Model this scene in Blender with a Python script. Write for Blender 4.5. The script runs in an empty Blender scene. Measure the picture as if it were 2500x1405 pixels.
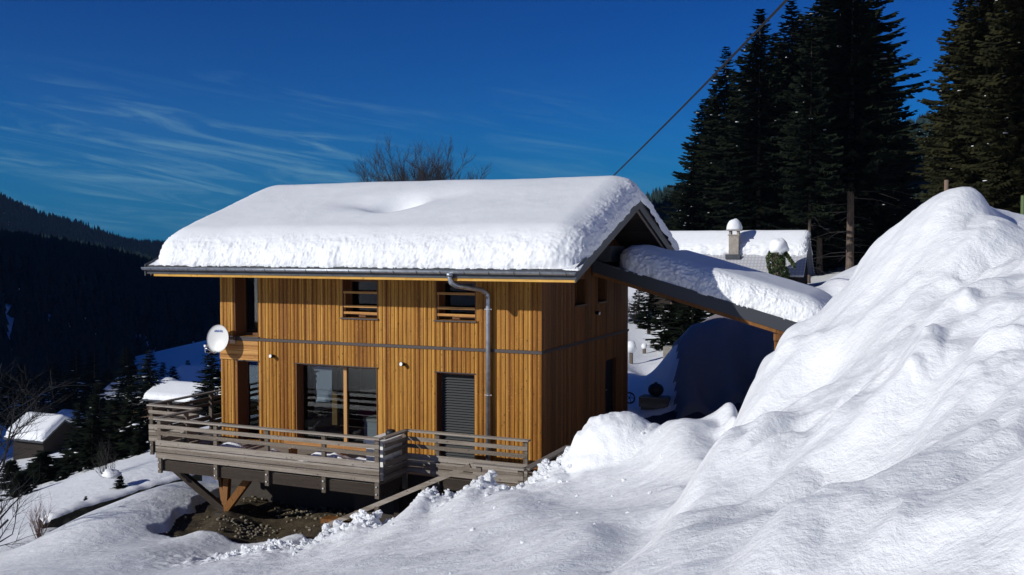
import bpy, math, random
import numpy as np
from mathutils import Vector, Matrix
random.seed(7); rng = np.random.default_rng(7)
scene = bpy.context.scene
col = scene.collection
PI = math.pi

# ------------------------------------------------------------------ camera frame
F = 2389.0
CAM = np.array([8.16, -20.23, 5.0]); YAW = math.radians(23.7); PITCH = math.radians(2.385)
FH = np.array([-math.sin(YAW), math.cos(YAW), 0.0]); RT = np.array([math.cos(YAW), math.sin(YAW), 0.0]); UP0 = np.array([0, 0, 1.0])
FW = FH*math.cos(PITCH) - UP0*math.sin(PITCH); UP = FH*math.sin(PITCH) + UP0*math.cos(PITCH)
def ray(px, py): return FW + RT*(px-1250)/F + UP*(702.5-py)/F
def RDz(px, py, D):                      # survey reading: sight line + distance -> plan position and height
    d = ray(px, py); t = D/(d@FH); p = d*t
    return (p@RT, D, 5.0+p[2])
def W(R, D, z):
    P = CAM + RT*R + FH*D; return Vector((P[0], P[1], z))
def at(px, py, D): return W(*RDz(px, py, D))
def onp(px, py, ax, v):
    d = ray(px, py); t = (v-CAM[ax])/d[ax]; return Vector(CAM+d*t)
def toRD(x, y):
    dx = x-CAM[0]; dy = y-CAM[1]
    return dx*RT[0]+dy*RT[1], dx*FH[0]+dy*FH[1]

cam_d = bpy.data.cameras.new('camera'); cam = bpy.data.objects.new('camera', cam_d); col.objects.link(cam)
cam.location = CAM; cam.rotation_euler = (PI/2-PITCH, 0, YAW)
cam_d.sensor_width = 36; cam_d.lens = F/2500*36; cam_d.clip_end = 9000; cam_d.clip_start = .1
scene.camera = cam

# ------------------------------------------------------------------ noise
_p = np.random.default_rng(3).permutation(512); _p = np.concatenate([_p, _p, _p])
_g = np.random.default_rng(4).normal(size=(512, 3)); _g /= np.linalg.norm(_g, axis=1)[:, None]
def perlin(x, y, z=0.0):
    x = np.asarray(x, float); y = np.asarray(y, float)+x*0; z = np.asarray(z, float)+x*0
    xi = np.floor(x).astype(int); yi = np.floor(y).astype(int); zi = np.floor(z).astype(int)
    fx = x-xi; fy = y-yi; fz = z-zi
    u = fx*fx*fx*(fx*(fx*6-15)+10); v = fy*fy*fy*(fy*(fy*6-15)+10); w = fz*fz*fz*(fz*(fz*6-15)+10)
    def gr(a, b, c):
        h = _p[(_p[(_p[(xi+a) & 511]+yi+b) & 511]+zi+c) & 511] & 511
        g = _g[h]; return g[..., 0]*(fx-a)+g[..., 1]*(fy-b)+g[..., 2]*(fz-c)
    L = lambda a, b, t: a+(b-a)*t
    return 1.6*L(L(L(gr(0,0,0), gr(1,0,0), u), L(gr(0,1,0), gr(1,1,0), u), v), L(L(gr(0,0,1), gr(1,0,1), u), L(gr(0,1,1), gr(1,1,1), u), v), w)
def fbm(x, y, z=0.0, o=4, g=.5):
    s = 0; a = 1
    for i in range(o):
        s = s+a*perlin(x+i*17.3, y+i*9.1, z+i*5.7); x = x*2.03; y = y*2.03; z = z*2.03 if not np.isscalar(z) else z*2.03; a *= g
    return s
def sst(a, b, x): t = np.clip((x-a)/(b-a), 0, 1); return t*t*(3-2*t)

# ------------------------------------------------------------------ object helpers
def tag(o, label=None, cat=None, group=None, kind=None):
    if label: o['label'] = label
    if cat: o['category'] = cat
    if group: o['group'] = group
    if kind: o['kind'] = kind
    return o
def thing(name, label, cat, loc=(0, 0, 0), rz=0, group=None):
    o = bpy.data.objects.new(name, None); col.objects.link(o); o.location = loc; o.rotation_euler = (0, 0, rz)
    o.empty_display_size = .2
    return tag(o, label, cat, group)
def abs_loc(o):
    v = Vector((0, 0, 0))
    while o is not None: v += o.location; o = o.parent
    return v
def link(name, V, Fc, mat, parent=None, smooth=False, local=False):
    me = bpy.data.meshes.new(name)
    V = np.asarray(V, dtype=np.float32).reshape(-1, 3)
    if parent is not None and not local: V = V-np.array(abs_loc(parent), dtype=np.float32)
    if isinstance(Fc, np.ndarray):
        n, k = Fc.shape
        me.vertices.add(len(V)); me.vertices.foreach_set('co', V.ravel())
        me.loops.add(n*k); me.loops.foreach_set('vertex_index', Fc.astype(np.int32).ravel())
        me.polygons.add(n); me.polygons.foreach_set('loop_start', np.arange(0, n*k, k, dtype=np.int32))
        me.update(calc_edges=True)
    else:
        me.from_pydata(V.tolist(), [], Fc); me.update()
    if smooth: me.polygons.foreach_set('use_smooth', np.ones(len(me.polygons), dtype=bool))
    if mat: me.materials.append(mat)
    o = bpy.data.objects.new(name, me); col.objects.link(o)
    if parent is not None: o.parent = parent
    return o
class MB:
    def __init__(s): s.v = []; s.f = []
    def add(s, vs, fs):
        b = len(s.v); s.v += [tuple(q) for q in vs]; s.f += [tuple(b+i for i in f) for f in fs]; return s
    def box(s, x0, x1, y0, y1, z0, z1):
        return s.add([(x0,y0,z0),(x1,y0,z0),(x1,y1,z0),(x0,y1,z0),(x0,y0,z1),(x1,y0,z1),(x1,y1,z1),(x0,y1,z1)],
                     [(0,3,2,1),(4,5,6,7),(0,1,5,4),(1,2,6,5),(2,3,7,6),(3,0,4,7)])
    def prism(s, poly, vec):             # planar polygon extruded along vec
        n = len(poly); vec = Vector(vec); a = [Vector(q) for q in poly]
        return s.add(a+[q+vec for q in a], [tuple(range(n))[::-1], tuple(range(n, 2*n))]+[(i, (i+1) % n, n+(i+1) % n, n+i) for i in range(n)])
    def bar(s, a, b, w, h, up=(0, 0, 1)): # rectangular bar from a to b
        a = Vector(a); b = Vector(b); d = (b-a).normalized(); sd = d.cross(Vector(up))
        if sd.length < 1e-4: sd = Vector((1, 0, 0))
        sd.normalize(); u = sd.cross(d); vs = []
        for q in (a, b):
            for i, j in ((-1,-1),(1,-1),(1,1),(-1,1)): vs.append(q+sd*w/2*i+u*h/2*j)
        return s.add(vs, [(0,1,2,3),(7,6,5,4),(0,4,5,1),(1,5,6,2),(2,6,7,3),(3,7,4,0)])
    def tube(s, pts, rad, n=8, cap=True):
        pts = [Vector(q) for q in pts]; k = len(pts)
        if not hasattr(rad, '__len__'): rad = [rad]*k
        b = len(s.v); prev = None
        for i, q in enumerate(pts):
            d = (pts[min(i+1, k-1)]-pts[max(i-1, 0)]).normalized()
            if prev is None:
                sd = d.cross(Vector((0, 0, 1)));
                if sd.length < .1: sd = d.cross(Vector((1, 0, 0)))
            else: sd = prev-d*prev.dot(d)
            sd.normalize(); prev = sd; u = sd.cross(d)
            for j in range(n):
                t = 2*PI*j/n; s.v.append(tuple(q+(sd*math.cos(t)+u*math.sin(t))*rad[i]))
        for i in range(k-1):
            for j in range(n):
                s.f.append((b+i*n+j, b+i*n+(j+1) % n, b+(i+1)*n+(j+1) % n, b+(i+1)*n+j))
        if cap: s.f.append(tuple(b+j for j in range(n))[::-1]); s.f.append(tuple(b+(k-1)*n+j for j in range(n)))
        return s
    def blob(s, c, rx, ry, rz, seed=0, amp=.2, nu=14, nv=9, zmin=-1.0):
        b = len(s.v); c = Vector(c)
        for i in range(nv+1):
            ph = PI*i/nv
            for j in range(nu):
                th = 2*PI*j/nu; d = Vector((math.sin(ph)*math.cos(th), math.sin(ph)*math.sin(th), max(zmin, math.cos(ph))))
                k = 1+amp*float(perlin(d.x*1.7+seed, d.y*1.7, d.z*1.7+seed*.3))
                s.v.append((c.x+d.x*rx*k, c.y+d.y*ry*k, c.z+d.z*rz*k))
        for i in range(nv):
            for j in range(nu):
                s.f.append((b+i*nu+j, b+(i+1)*nu+j, b+(i+1)*nu+(j+1) % nu, b+i*nu+(j+1) % nu))
        return s
    def build(s, name, mat, parent=None, smooth=False, local=False, bevel=0):
        o = link(name, s.v, s.f, mat, parent, smooth, local)
        if bevel:
            m = o.modifiers.new('bevel', 'BEVEL'); m.width = bevel; m.segments = 2; m.limit_method = 'ANGLE'
        return o
def copy_tree(o, parent=None):
    c = o.copy(); col.objects.link(c); c.parent = parent
    for ch in list(o.children): copy_tree(ch, c)
    return c

# ------------------------------------------------------------------ materials
def mat(name, base=(.5, .5, .5), rough=.7, metal=0.0, spec=.3):
    m = bpy.data.materials.new(name); m.use_nodes = True; b = m.node_tree.nodes['Principled BSDF']
    b.inputs['Base Color'].default_value = (*base, 1); b.inputs['Roughness'].default_value = rough
    b.inputs['Metallic'].default_value = metal; b.inputs['Specular IOR Level'].default_value = spec
    return m
class NT:
    def __init__(s, m): s.m = m; s.t = m.node_tree; s.b = s.t.nodes.get('Principled BSDF')
    def n(s, typ, **kw):
        x = s.t.nodes.new(typ)
        for k, v in kw.items():
            if k in x.inputs.keys() if hasattr(x.inputs, 'keys') else False: x.inputs[k].default_value = v
            else: setattr(x, k, v)
        return x
    def l(s, a, b): s.t.links.new(a, b)
    def coord(s, kind='Object', scale=(1, 1, 1), rot=(0, 0, 0)):
        c = s.n('ShaderNodeTexCoord'); m = s.n('ShaderNodeMapping'); m.inputs['Scale'].default_value = scale; m.inputs['Rotation'].default_value = rot
        s.l(c.outputs[kind], m.inputs['Vector']); return m.outputs[0]
    def noise(s, vec, scale, detail=4, rough=.55, dist=0):
        x = s.n('ShaderNodeTexNoise'); x.inputs['Scale'].default_value = scale; x.inputs['Detail'].default_value = detail
        x.inputs['Roughness'].default_value = rough; x.inputs['Distortion'].default_value = dist; s.l(vec, x.inputs['Vector']); return x.outputs['Fac']
    def ramp(s, fac, stops):
        r = s.n('ShaderNodeValToRGB'); e = r.color_ramp.elements
        while len(e) < len(stops): e.new(.5)
        for i, (p, c) in enumerate(stops): e[i].position = p; e[i].color = (*c, 1) if len(c) == 3 else c
        s.l(fac, r.inputs[0]); return r.outputs[0]
    def mix(s, fac, a, b, mode='MIX'):
        x = s.n('ShaderNodeMix'); x.data_type = 'RGBA'; x.blend_type = mode
        for i, q in ((0, fac), (6, a), (7, b)):
            if isinstance(q, (int, float)): x.inputs[i].default_value = q
            elif isinstance(q, tuple): x.inputs[i].default_value = (*q, 1)
            else: s.l(q, x.inputs[i])
        return x.outputs[2]
    def math(s, op, a, b=None):
        x = s.n('ShaderNodeMath'); x.operation = op
        for i, q in ((0, a), (1, b)):
            if q is None: continue
            if isinstance(q, (int, float)): x.inputs[i].default_value = q
            else: s.l(q, x.inputs[i])
        return x.outputs[0]
    def bump(s, h, strength, dist):
        x = s.n('ShaderNodeBump'); x.inputs['Strength'].default_value = strength; x.inputs['Distance'].default_value = dist
        s.l(h, x.inputs['Height']); s.l(x.outputs[0], s.b.inputs['Normal']); return x
def snow_mat(name, tint=(.83, .845, .87), fine=.02, coarse=.03, dirt=0.0, scale=1.0):
    m = mat(name, tint, .55, 0, .35); t = NT(m); v = t.coord('Object')
    n1 = t.noise(v, 3.0*scale, 6, .65); n2 = t.noise(v, 26*scale, 5, .7); n3 = t.noise(v, 120*scale, 2, .6)
    mk = t.ramp(t.noise(v, .55, 3, .5), [(.38, (.15,)*3), (.62, (1.5,)*3)])
    h = t.math('ADD', t.math('MULTIPLY', n1, coarse), t.math('MULTIPLY', mk, t.math('ADD', t.math('MULTIPLY', n2, fine), t.math('MULTIPLY', n3, fine*.25))))
    t.bump(h, 1.0, 1.0)
    c = t.ramp(n1, [(.3, tuple(q*.95 for q in tint)), (.7, tint)])
    if dirt:
        d = t.noise(v, 2.2, 8, .75); k = t.ramp(d, [(.60, (0, 0, 0)), (.75, (dirt,)*3)])
        c = t.mix(k, c, (.42, .38, .33))
    t.l(c, t.b.inputs['Base Color']); return m
M = {}
M['snow'] = snow_mat('snow_ground', fine=.009, coarse=.05)
M['snow_roof'] = snow_mat('snow_on_roof', fine=.008, coarse=.012)
M['snow_lump'] = snow_mat('snow_chunk', fine=.02, coarse=.05, dirt=.7)
def wood(name, c0, c1, c2, axis='z', board=.11, rough=.6, knots=True, wave=1.0, u='x'):
    """c0 dark, c1 mid, c2 light; per-board tone from board index, grain along the board"""
    m = mat(name, c1, rough, 0, .25); t = NT(m)
    tc = t.n('ShaderNodeTexCoord'); sp = t.n('ShaderNodeSeparateXYZ'); t.l(tc.outputs['Object'], sp.inputs[0])
    src = {'x': sp.outputs[0], 'y': sp.outputs[1], 'z': sp.outputs[2]}[u]
    idx = t.math('FLOOR', t.math('DIVIDE', src, board)); wn = t.n('ShaderNodeTexWhiteNoise'); wn.noise_dimensions = '1D'; t.l(idx, wn.inputs['W'])
    cmb = t.n('ShaderNodeCombineXYZ'); t.l(idx, cmb.inputs[0]);
    sc = {'z': (22, 22, 1.3), 'x': (1.3, 22, 22), 'y': (22, 1.3, 22)}[axis]
    mp = t.n('ShaderNodeMapping'); mp.inputs['Scale'].default_value = sc; t.l(tc.outputs['Object'], mp.inputs['Vector'])
    off = t.n('ShaderNodeVectorMath'); off.operation = 'MULTIPLY_ADD'; off.inputs[1].default_value = (3.7, 5.1, 9.3)
    t.l(cmb.outputs[0], off.inputs[0]); t.l(mp.outputs[0], off.inputs[2])
    g = t.noise(off.outputs[0], 1.0, 6, .7, .6)
    base = t.ramp(wn.outputs['Value'], [(0, c0), (.45, c1), (1, c2)])
    grain = t.ramp(g, [(.25, (.55, .5, .45)), (.6, (1.05, 1.05, 1.05))])
    c = t.mix(1.0, base, grain, 'MULTIPLY')
    if knots:
        ks = {'z': (1, 1, .55), 'x': (.55, 1, 1), 'y': (1, .55, 1)}[axis]
        mk = t.n('ShaderNodeMapping'); mk.inputs['Scale'].default_value = ks; t.l(tc.outputs['Object'], mk.inputs['Vector'])
        o2 = t.n('ShaderNodeVectorMath'); o2.operation = 'ADD'; t.l(mk.outputs[0], o2.inputs[0]); t.l(cmb.outputs[0], o2.inputs[1])
        vo = t.n('ShaderNodeTexVoronoi'); vo.inputs['Scale'].default_value = 8.0; t.l(o2.outputs[0], vo.inputs['Vector'])
        k = t.ramp(vo.outputs['Distance'], [(.06, (.8, .8, .8)), (.16, (0, 0, 0))])
        c = t.mix(k, c, tuple(q*.28 for q in c0))
        st = t.noise(tc.outputs['Object'], 30, 2, .6); c = t.mix(t.ramp(st, [(.60, (0, 0, 0)), (.72, (.35,)*3)]), c, tuple(min(1, q*1.5) for q in c2))
    t.l(c, t.b.inputs['Base Color']); t.bump(g, .5, .004*wave); return m
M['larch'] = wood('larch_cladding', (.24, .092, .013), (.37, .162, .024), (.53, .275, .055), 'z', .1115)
M['larch_gable_shaded'] = wood('larch_cladding_gable_shaded', (.10, .038, .01), (.155, .06, .016), (.20, .082, .023), 'z', .1115, u='y')  # same larch, colour darkened to carry the shade of the gable side
M['larch_beam'] = wood('larch_beam', (.42, .19, .05), (.52, .26, .075), (.6, .32, .10), 'x', .118, u='z')
M['fascia'] = wood('spruce_fascia', (.62, .33, .06), (.66, .36, .07), (.7, .4, .09), 'x', 1.7, u='x')
M['grey_wood'] = wood('weathered_planks', (.16, .132, .105), (.24, .205, .170), (.32, .285, .245), 'x', .15, .8, u='z')
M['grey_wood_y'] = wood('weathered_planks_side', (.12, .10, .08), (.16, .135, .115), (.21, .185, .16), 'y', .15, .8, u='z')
M['post_wood'] = wood('weathered_post', (.11, .088, .07), (.15, .125, .10), (.19, .16, .135), 'z', .3, .8)
M['dark_wood'] = wood('old_dark_beam', (.035, .026, .02), (.05, .038, .03), (.065, .05, .04), 'x', .3, .85, u='z')
M['strut_wood'] = wood('brown_strut', (.15, .06, .016), (.19, .08, .02), (.23, .10, .028), 'z', .4, .7)
M['plank'] = wood('orange_plank', (.38, .18, .06), (.45, .22, .08), (.5, .26, .1), 'x', .3, .7, u='z')
M['frame'] = mat('brown_window_frame', (.16, .065, .025), .5)
M['oak'] = mat('light_oak_frame', (.5, .27, .10), .5)
M['metal'] = mat('grey_flashing', (.075, .062, .06), .45, .6, .5)
M['zinc'] = mat('zinc', (.42, .45, .50), .42, .75, .5)
t = NT(M['zinc']); v = t.coord('Object'); t.l(t.ramp(t.noise(v, 9, 5), [(.3, (.30, .33, .38)), (.7, (.50, .53, .58))]), t.b.inputs['Base Color'])
M['slate'] = mat('dark_metal_roof', (.045, .05, .058), .5, .3, .5)
t = NT(M['slate']); v = t.coord('Object'); t.l(t.ramp(t.noise(v, 4, 5), [(.3, (.035, .04, .048)), (.7, (.06, .065, .075))]), t.b.inputs['Base Color'])
M['barge'] = mat('grey_barge_board', (.034, .038, .048), .5, .2, .5)
M['strap'] = mat('black_metal', (.03, .03, .032), .4, .8, .5)
M['white'] = mat('white_paint', (.78, .78, .77), .45, 0, .4)
M['cream'] = mat('cream_panel', (.7, .66, .55), .6)
M['dish'] = mat('dish_paint', (.70, .70, .68), .4, 0, .4)
M['blue'] = mat('blue_print', (.04, .10, .35), .5)
M['black'] = mat('black_plastic', (.02, .02, .022), .5)
M['magenta'] = mat('magenta_fabric', (.55, .02, .12), .9)
M['cloth_dark'] = mat('dark_fabric', (.045, .04, .045), .9)
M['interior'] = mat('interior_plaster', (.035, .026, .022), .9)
M['bolt'] = mat('galvanised_bolt', (.7, .7, .7), .3, .9, .6)
M['louvre'] = mat('anthracite_slats', (.075, .078, .08), .5, .2, .4)
M['concrete'] = mat('concrete', (.30, .28, .25), .9)
t = NT(M['concrete']); v = t.coord('Object'); nn = t.noise(v, 8, 8, .7); t.l(t.ramp(nn, [(.3, (.17, .155, .135)), (.7, (.28, .26, .23))]), t.b.inputs['Base Color']); t.bump(nn, .6, .02)
M['foundation'] = mat('dark_foundation_render', (.05, .042, .036), .9)
M['soil'] = mat('soil', (.09, .065, .04), .95)
t = NT(M['soil']); v = t.coord('Object'); nn = t.noise(v, 3.5, 10, .75); n2 = t.noise(v, 22, 6, .8)
t.l(t.mix(t.ramp(n2, [(.5, (0, 0, 0)), (.75, (.6,)*3)]), t.ramp(nn, [(.3, (.04, .028, .016)), (.55, (.085, .062, .034)), (.75, (.15, .12, .07))]), (.22, .19, .14)), t.b.inputs['Base Color'])
t.bump(t.math('ADD', nn, n2), 1.0, .06)
M['asphalt'] = mat('wet_asphalt', (.035, .035, .038), .75)
t = NT(M['asphalt']); v = t.coord('Object'); t.l(t.ramp(t.noise(v, 2, 8, .7), [(.35, (.03, .03, .033)), (.7, (.06, .06, .065))]), t.b.inputs['Base Color'])
M['stone'] = mat('field_stone', (.25, .23, .2), .9)
t = NT(M['stone']); v = t.coord('Object'); nn = t.noise(v, 5, 6, .7); t.l(t.ramp(nn, [(.3, (.08, .065, .045)), (.7, (.27, .23, .17))]), t.b.inputs['Base Color']); t.bump(nn, .6, .05)
M['wall_stone'] = mat('mossy_dry_stone', (.07, .065, .055), .95)
t = NT(M['wall_stone']); v = t.coord('Object'); vo = t.n('ShaderNodeTexVoronoi'); vo.inputs['Scale'].default_value = 3.5; t.l(v, vo.inputs['Vector'])
t.l(t.ramp(vo.outputs['Distance'], [(.1, (.085, .08, .065)), (.6, (.02, .02, .017))]), t.b.inputs['Base Color']); t.bump(t.math('SUBTRACT', 1.0, vo.outputs['Distance']), .8, .12)
def leaf(name, a, b):
    m = mat(name, a, .85, 0, .05); t = NT(m); v = t.coord('Object')
    t.l(t.ramp(t.noise(v, .9, 3, .6), [(.3, a), (.7, b)]), t.b.inputs['Base Color']); return m
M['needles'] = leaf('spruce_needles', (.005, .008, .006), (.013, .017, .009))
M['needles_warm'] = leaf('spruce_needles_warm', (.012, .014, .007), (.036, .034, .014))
M['needles_far'] = leaf('forest_needles', (.014, .028, .024), (.030, .050, .040))
M['ivy'] = leaf('ivy_leaves', (.03, .05, .02), (.07, .09, .035))
M['bark'] = mat('spruce_bark', (.16, .12, .095), .95)
t = NT(M['bark']); v = t.coord('Object', (6, 6, 1.2)); nn = t.noise(v, 2, 6, .7); t.l(t.ramp(nn, [(.3, (.05, .034, .026)), (.7, (.17, .13, .105))]), t.b.inputs['Base Color']); t.bump(nn, .7, .03)
M['twig'] = mat('bare_twigs', (.035, .03, .03), .9)
M['twig_red'] = mat('red_brown_twigs', (.16, .09, .075), .9)
M['plaster'] = mat('house_plaster', (.12, .075, .05), .9)
M['dark_timber'] = mat('dark_timber_wall', (.022, .016, .013), .9)
M['stake_grey'] = mat('stake_wood', (.20, .14, .10), .9)
M['chimney'] = mat('chimney_render', (.32, .28, .25), .9)
t = NT(M['chimney']); v = t.coord('Object'); t.l(t.ramp(t.noise(v, 6, 6, .7), [(.3, (.24, .21, .18)), (.7, (.38, .34, .30))]), t.b.inputs['Base Color'])
M['pale_roof'] = mat('pale_roof_tiles', (.45, .45, .47), .6)
t = NT(M['pale_roof']); tc = t.n('ShaderNodeTexCoord'); wv = t.n('ShaderNodeTexWave'); wv.bands_direction = 'X'; wv.inputs['Scale'].default_value = 1.6; t.l(tc.outputs['Object'], wv.inputs['Vector'])
wv2 = t.n('ShaderNodeTexWave'); wv2.bands_direction = 'Z'; wv2.inputs['Scale'].default_value = 1.9; t.l(tc.outputs['Object'], wv2.inputs['Vector'])
t.l(t.ramp(t.math('MULTIPLY', wv.outputs['Fac'], wv2.outputs['Fac']), [(0, (.36, .36, .39)), (.5, (.47, .47, .49))]), t.b.inputs['Base Color'])
M['pole'] = mat('stake_paint', (.10, .14, .06), .7)
M['cable'] = mat('black_cable', (.012, .012, .014), .6)
def glass_mat():
    m = bpy.data.materials.new('window_glass'); m.use_nodes = True; t = m.node_tree; t.nodes.clear()
    o = t.nodes.new('ShaderNodeOutputMaterial'); mx = t.nodes.new('ShaderNodeMixShader'); tr = t.nodes.new('ShaderNodeBsdfTransparent')
    tr.inputs[0].default_value = (.62, .66, .68, 1); gl = t.nodes.new('ShaderNodeBsdfGlossy'); gl.inputs['Roughness'].default_value = .02
    lw = t.nodes.new('ShaderNodeLayerWeight'); lw.inputs[0].default_value = .5; pw_ = t.nodes.new('ShaderNodeMath'); pw_.operation = 'POWER'; pw_.inputs[1].default_value = 4.0
    fr = t.nodes.new('ShaderNodeMath'); fr.operation = 'MULTIPLY_ADD'; fr.inputs[1].default_value = .9; fr.inputs[2].default_value = .035
    t.links.new(lw.outputs['Facing'], pw_.inputs[0]); t.links.new(pw_.outputs[0], fr.inputs[0])
    t.links.new(fr.outputs[0], mx.inputs[0]); t.links.new(tr.outputs[0], mx.inputs[1]); t.links.new(gl.outputs[0], mx.inputs[2]); t.links.new(mx.outputs[0], o.inputs[0])
    return m
M['glass'] = glass_mat()

# ------------------------------------------------------------------ light
SUN_TR = Vector((.75, 1.0, -.57)).normalized()      # direction the light travels
sd = bpy.data.lights.new('sun', 'SUN'); sun = bpy.data.objects.new('sun', sd); col.objects.link(sun)
sd.energy = 4.1; sd.angle = math.radians(.5); sd.color = (1.0, .985, .92)
sun.rotation_euler = SUN_TR.to_track_quat('-Z', 'Y').to_euler()
to_sun = -SUN_TR; EL = math.asin(to_sun.z); AZ = math.atan2(to_sun.x, to_sun.y)
world = bpy.data.worlds.new('World'); scene.world = world; world.use_nodes = True; wt = world.node_tree; wt.nodes.clear()
wo = wt.nodes.new('ShaderNodeOutputWorld'); bg = wt.nodes.new('ShaderNodeBackground'); bg.inputs['Strength'].default_value = .045
sky = wt.nodes.new('ShaderNodeTexSky'); sky.sky_type = 'NISHITA'; sky.sun_disc = False; sky.sun_elevation = EL; sky.sun_rotation = AZ
sky.altitude = 1400; sky.air_density = 1.0; sky.dust_density = 0.0; sky.ozone_density = 3.6
WN = NT.__new__(NT); WN.m = world; WN.t = wt; WN.b = None
hs = wt.nodes.new('ShaderNodeHueSaturation'); hs.inputs['Saturation'].default_value = 1.35; hs.inputs['Value'].default_value = 1.0
wt.links.new(sky.outputs[0], hs.inputs['Color'])
gm = wt.nodes.new('ShaderNodeGamma'); gm.inputs[1].default_value = 1.2; tn = WN.mix(1.0, hs.outputs[0], (.012, .64, .98), 'MULTIPLY'); wt.links.new(tn, gm.inputs[0])
# thin cirrus: long streaks fixed to directions of the sky
tc = wt.nodes.new('ShaderNodeTexCoord')
def vrot(src, rot, scale=(1, 1, 1), loc=(0, 0, 0)):
    m1 = wt.nodes.new('ShaderNodeMapping'); m1.inputs['Rotation'].default_value = rot; m1.inputs['Scale'].default_value = (1, 1, 1); wt.links.new(src, m1.inputs['Vector'])
    m2 = wt.nodes.new('ShaderNodeMapping'); m2.inputs['Scale'].default_value = scale; m2.inputs['Location'].default_value = loc; wt.links.new(m1.outputs[0], m2.inputs['Vector']); return m2.outputs[0]
r1 = vrot(tc.outputs['Generated'], (0, 0, -YAW))            # x right, y ahead, z up
st1 = vrot(r1, (0, math.radians(-9.5), 0), (2.6, 2.6, 30), (3.1, 0, 1.7))
n1 = WN.noise(st1, 1.9, 9, .66, .9); n2 = WN.noise(r1, 3.4, 3, .5)
sp = wt.nodes.new('ShaderNodeSeparateXYZ'); wt.links.new(r1, sp.inputs[0])
def ss(src, a, b):
    mr = wt.nodes.new('ShaderNodeMapRange'); mr.interpolation_type = 'SMOOTHSTEP'; mr.inputs['From Min'].default_value = a; mr.inputs['From Max'].default_value = b
    wt.links.new(src, mr.inputs['Value']); return mr.outputs[0]
band = WN.math('MULTIPLY', ss(sp.outputs[2], .0, .04), ss(sp.outputs[2], .19, .09))
side = ss(sp.outputs[0], .30, -.20)
cl = WN.math('MULTIPLY', ss(n1, .45, .74), WN.math('MULTIPLY', ss(n2, .32, .58), WN.math('MULTIPLY', band, side)))
low_ = WN.mix(WN.math('MULTIPLY', ss(sp.outputs[2], .15, .0), .75), gm.outputs[0], (.35, 2.5, 6.6))
mx = WN.mix(WN.math('MULTIPLY', cl, .7), low_, (3.4, 7.6, 10.6))
wt.links.new(mx, bg.inputs['Color']); wt.links.new(bg.outputs[0], wo.inputs['Surface'])
scene.view_settings.view_transform = 'Standard'; scene.view_settings.look = 'None'; scene.view_settings.exposure = 0.0; scene.view_settings.gamma = 1

# ------------------------------------------------------------------ terrain
CP = []
def cp(*a):
    for q in a: CP.append(RDz(*q))
def cr(*a):
    for q in a: CP.append(q)
def cw(*a):
    for x, y, z in a: R, D = toRD(x, y); CP.append((R, D, z))
def cpz(*a):                                     # px, D, z : plan bearing + height
    for px, D, z in a: CP.append(((px-1250)/F*D, D, z))
cr((0,0,3.4),(-3,0,3.1),(3,0,3.7),(0,-5,3.7),(-10,-5,2.6),(6,-5,4.4),(-10,0,2.0),(-20,0,-.5),(-40,0,-6),(12,2,4.6),(25,5,6),(60,0,10),(0,-40,6),(-60,-40,-6),(60,-40,14),(-8,5,1.4),(-15,8,-.4),(-22,14,-2.2),(-3,4,2.5))
cp((0,1405,17.5),(350,1405,16),(700,1405,12.6),(1000,1405,10),(1250,1405,8),(1450,1405,6.9))
cp((100,1365,19.5),(350,1340,19),(600,1350,17.5),(900,1330,14.2),(1200,1330,11),(1450,1300,9),(1050,1270,15),(1250,1240,13.3))
cp((0,1372,20.5),(108,1308,23),(172,1278,23.8),(241,1254,24.5),(301,1230,25.3),(370,1202,26.2),(474,1177,27.3))
cpz((108,25.3,-3.1),(172,26,-3.1),(241,26.8,-3.15),(301,27.6,-3.05),(370,28.4,-2.95),(460,29.4,-2.9))
cp((480,1285,22.8),(600,1325,21),(640,1250,23.5),(750,1280,21.8),(700,1205,25),(800,1305,20.3))
cw((-9,0,-1.45),(-9,6,-1.9),(-4,0,-1.0),(-4,-2,-1.35),(-7.4,-1.8,-1.16),(0,0,-.5),(0,3,.05),(0,6.5,.2),(1.2,-1,-.2),(-3.2,-3.7,-1.75),(-1.4,-3.6,-1.1),(.6,-3.0,-.3),(-11,3,-2.2),(-11,9,-2.8),(-4,10,-.6))
cp((720,1333,17.7),(810,1300,17.8),(900,1268,17.9),(1050,1208,17.8),(1180,1168,17.4),(1330,1138,17.1),(1390,1118,17.1))
cp((600,1362,16),(720,1352,16.2),(810,1326,16.3),(900,1298,16.3),(1050,1240,16.1),(1180,1203,15.9),(1330,1172,15.8),(1390,1155,15.8),(1800,1018,14.6),(1900,875,12.7),(1990,826,12.4),(2100,710,12.2),(2200,598,12.1),(2290,530,11.8),(2450,560,11.8),(2500,585,12))
cpz((900,19.0,-1.1),(1050,18.8,-.9),(1180,18.5,-.45),(1330,18.5,-.15),(1390,18.6,0))
cp((1450,1125,16.6),(1550,1085,16.5),(1622,1042,16.6),(1500,1135,15.6),(1580,1090,15.4))
cp((1640,1034,16.3),(1665,1023,16),(1800,1000,15.7))
cpz((1480,18.7,.3),(1580,18.7,.35),(1700,18.0,.6),(1800,17.8,.8))
cp((1450,1180,14.8),(1600,1150,14),(1700,1120,13.3),(1300,1200,15.3),(1500,1250,11.3),(1600,1250,10),(1650,1190,11.6))
cp((1540,1400,6.8),(1575,1345,7.9),(1620,1275,9.3),(1665,1210,10.9),(1705,1152,12.5),(1738,1100,13.8))
cp((1575,1378,5.9),(1605,1325,6.5),(1645,1255,7.4),(1690,1192,8.5),(1730,1137,9.5),(1765,1090,10.6),(1795,1032,11.4),(1720,1280,6.6),(1800,1170,8.0),(1860,1060,9.8))
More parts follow.
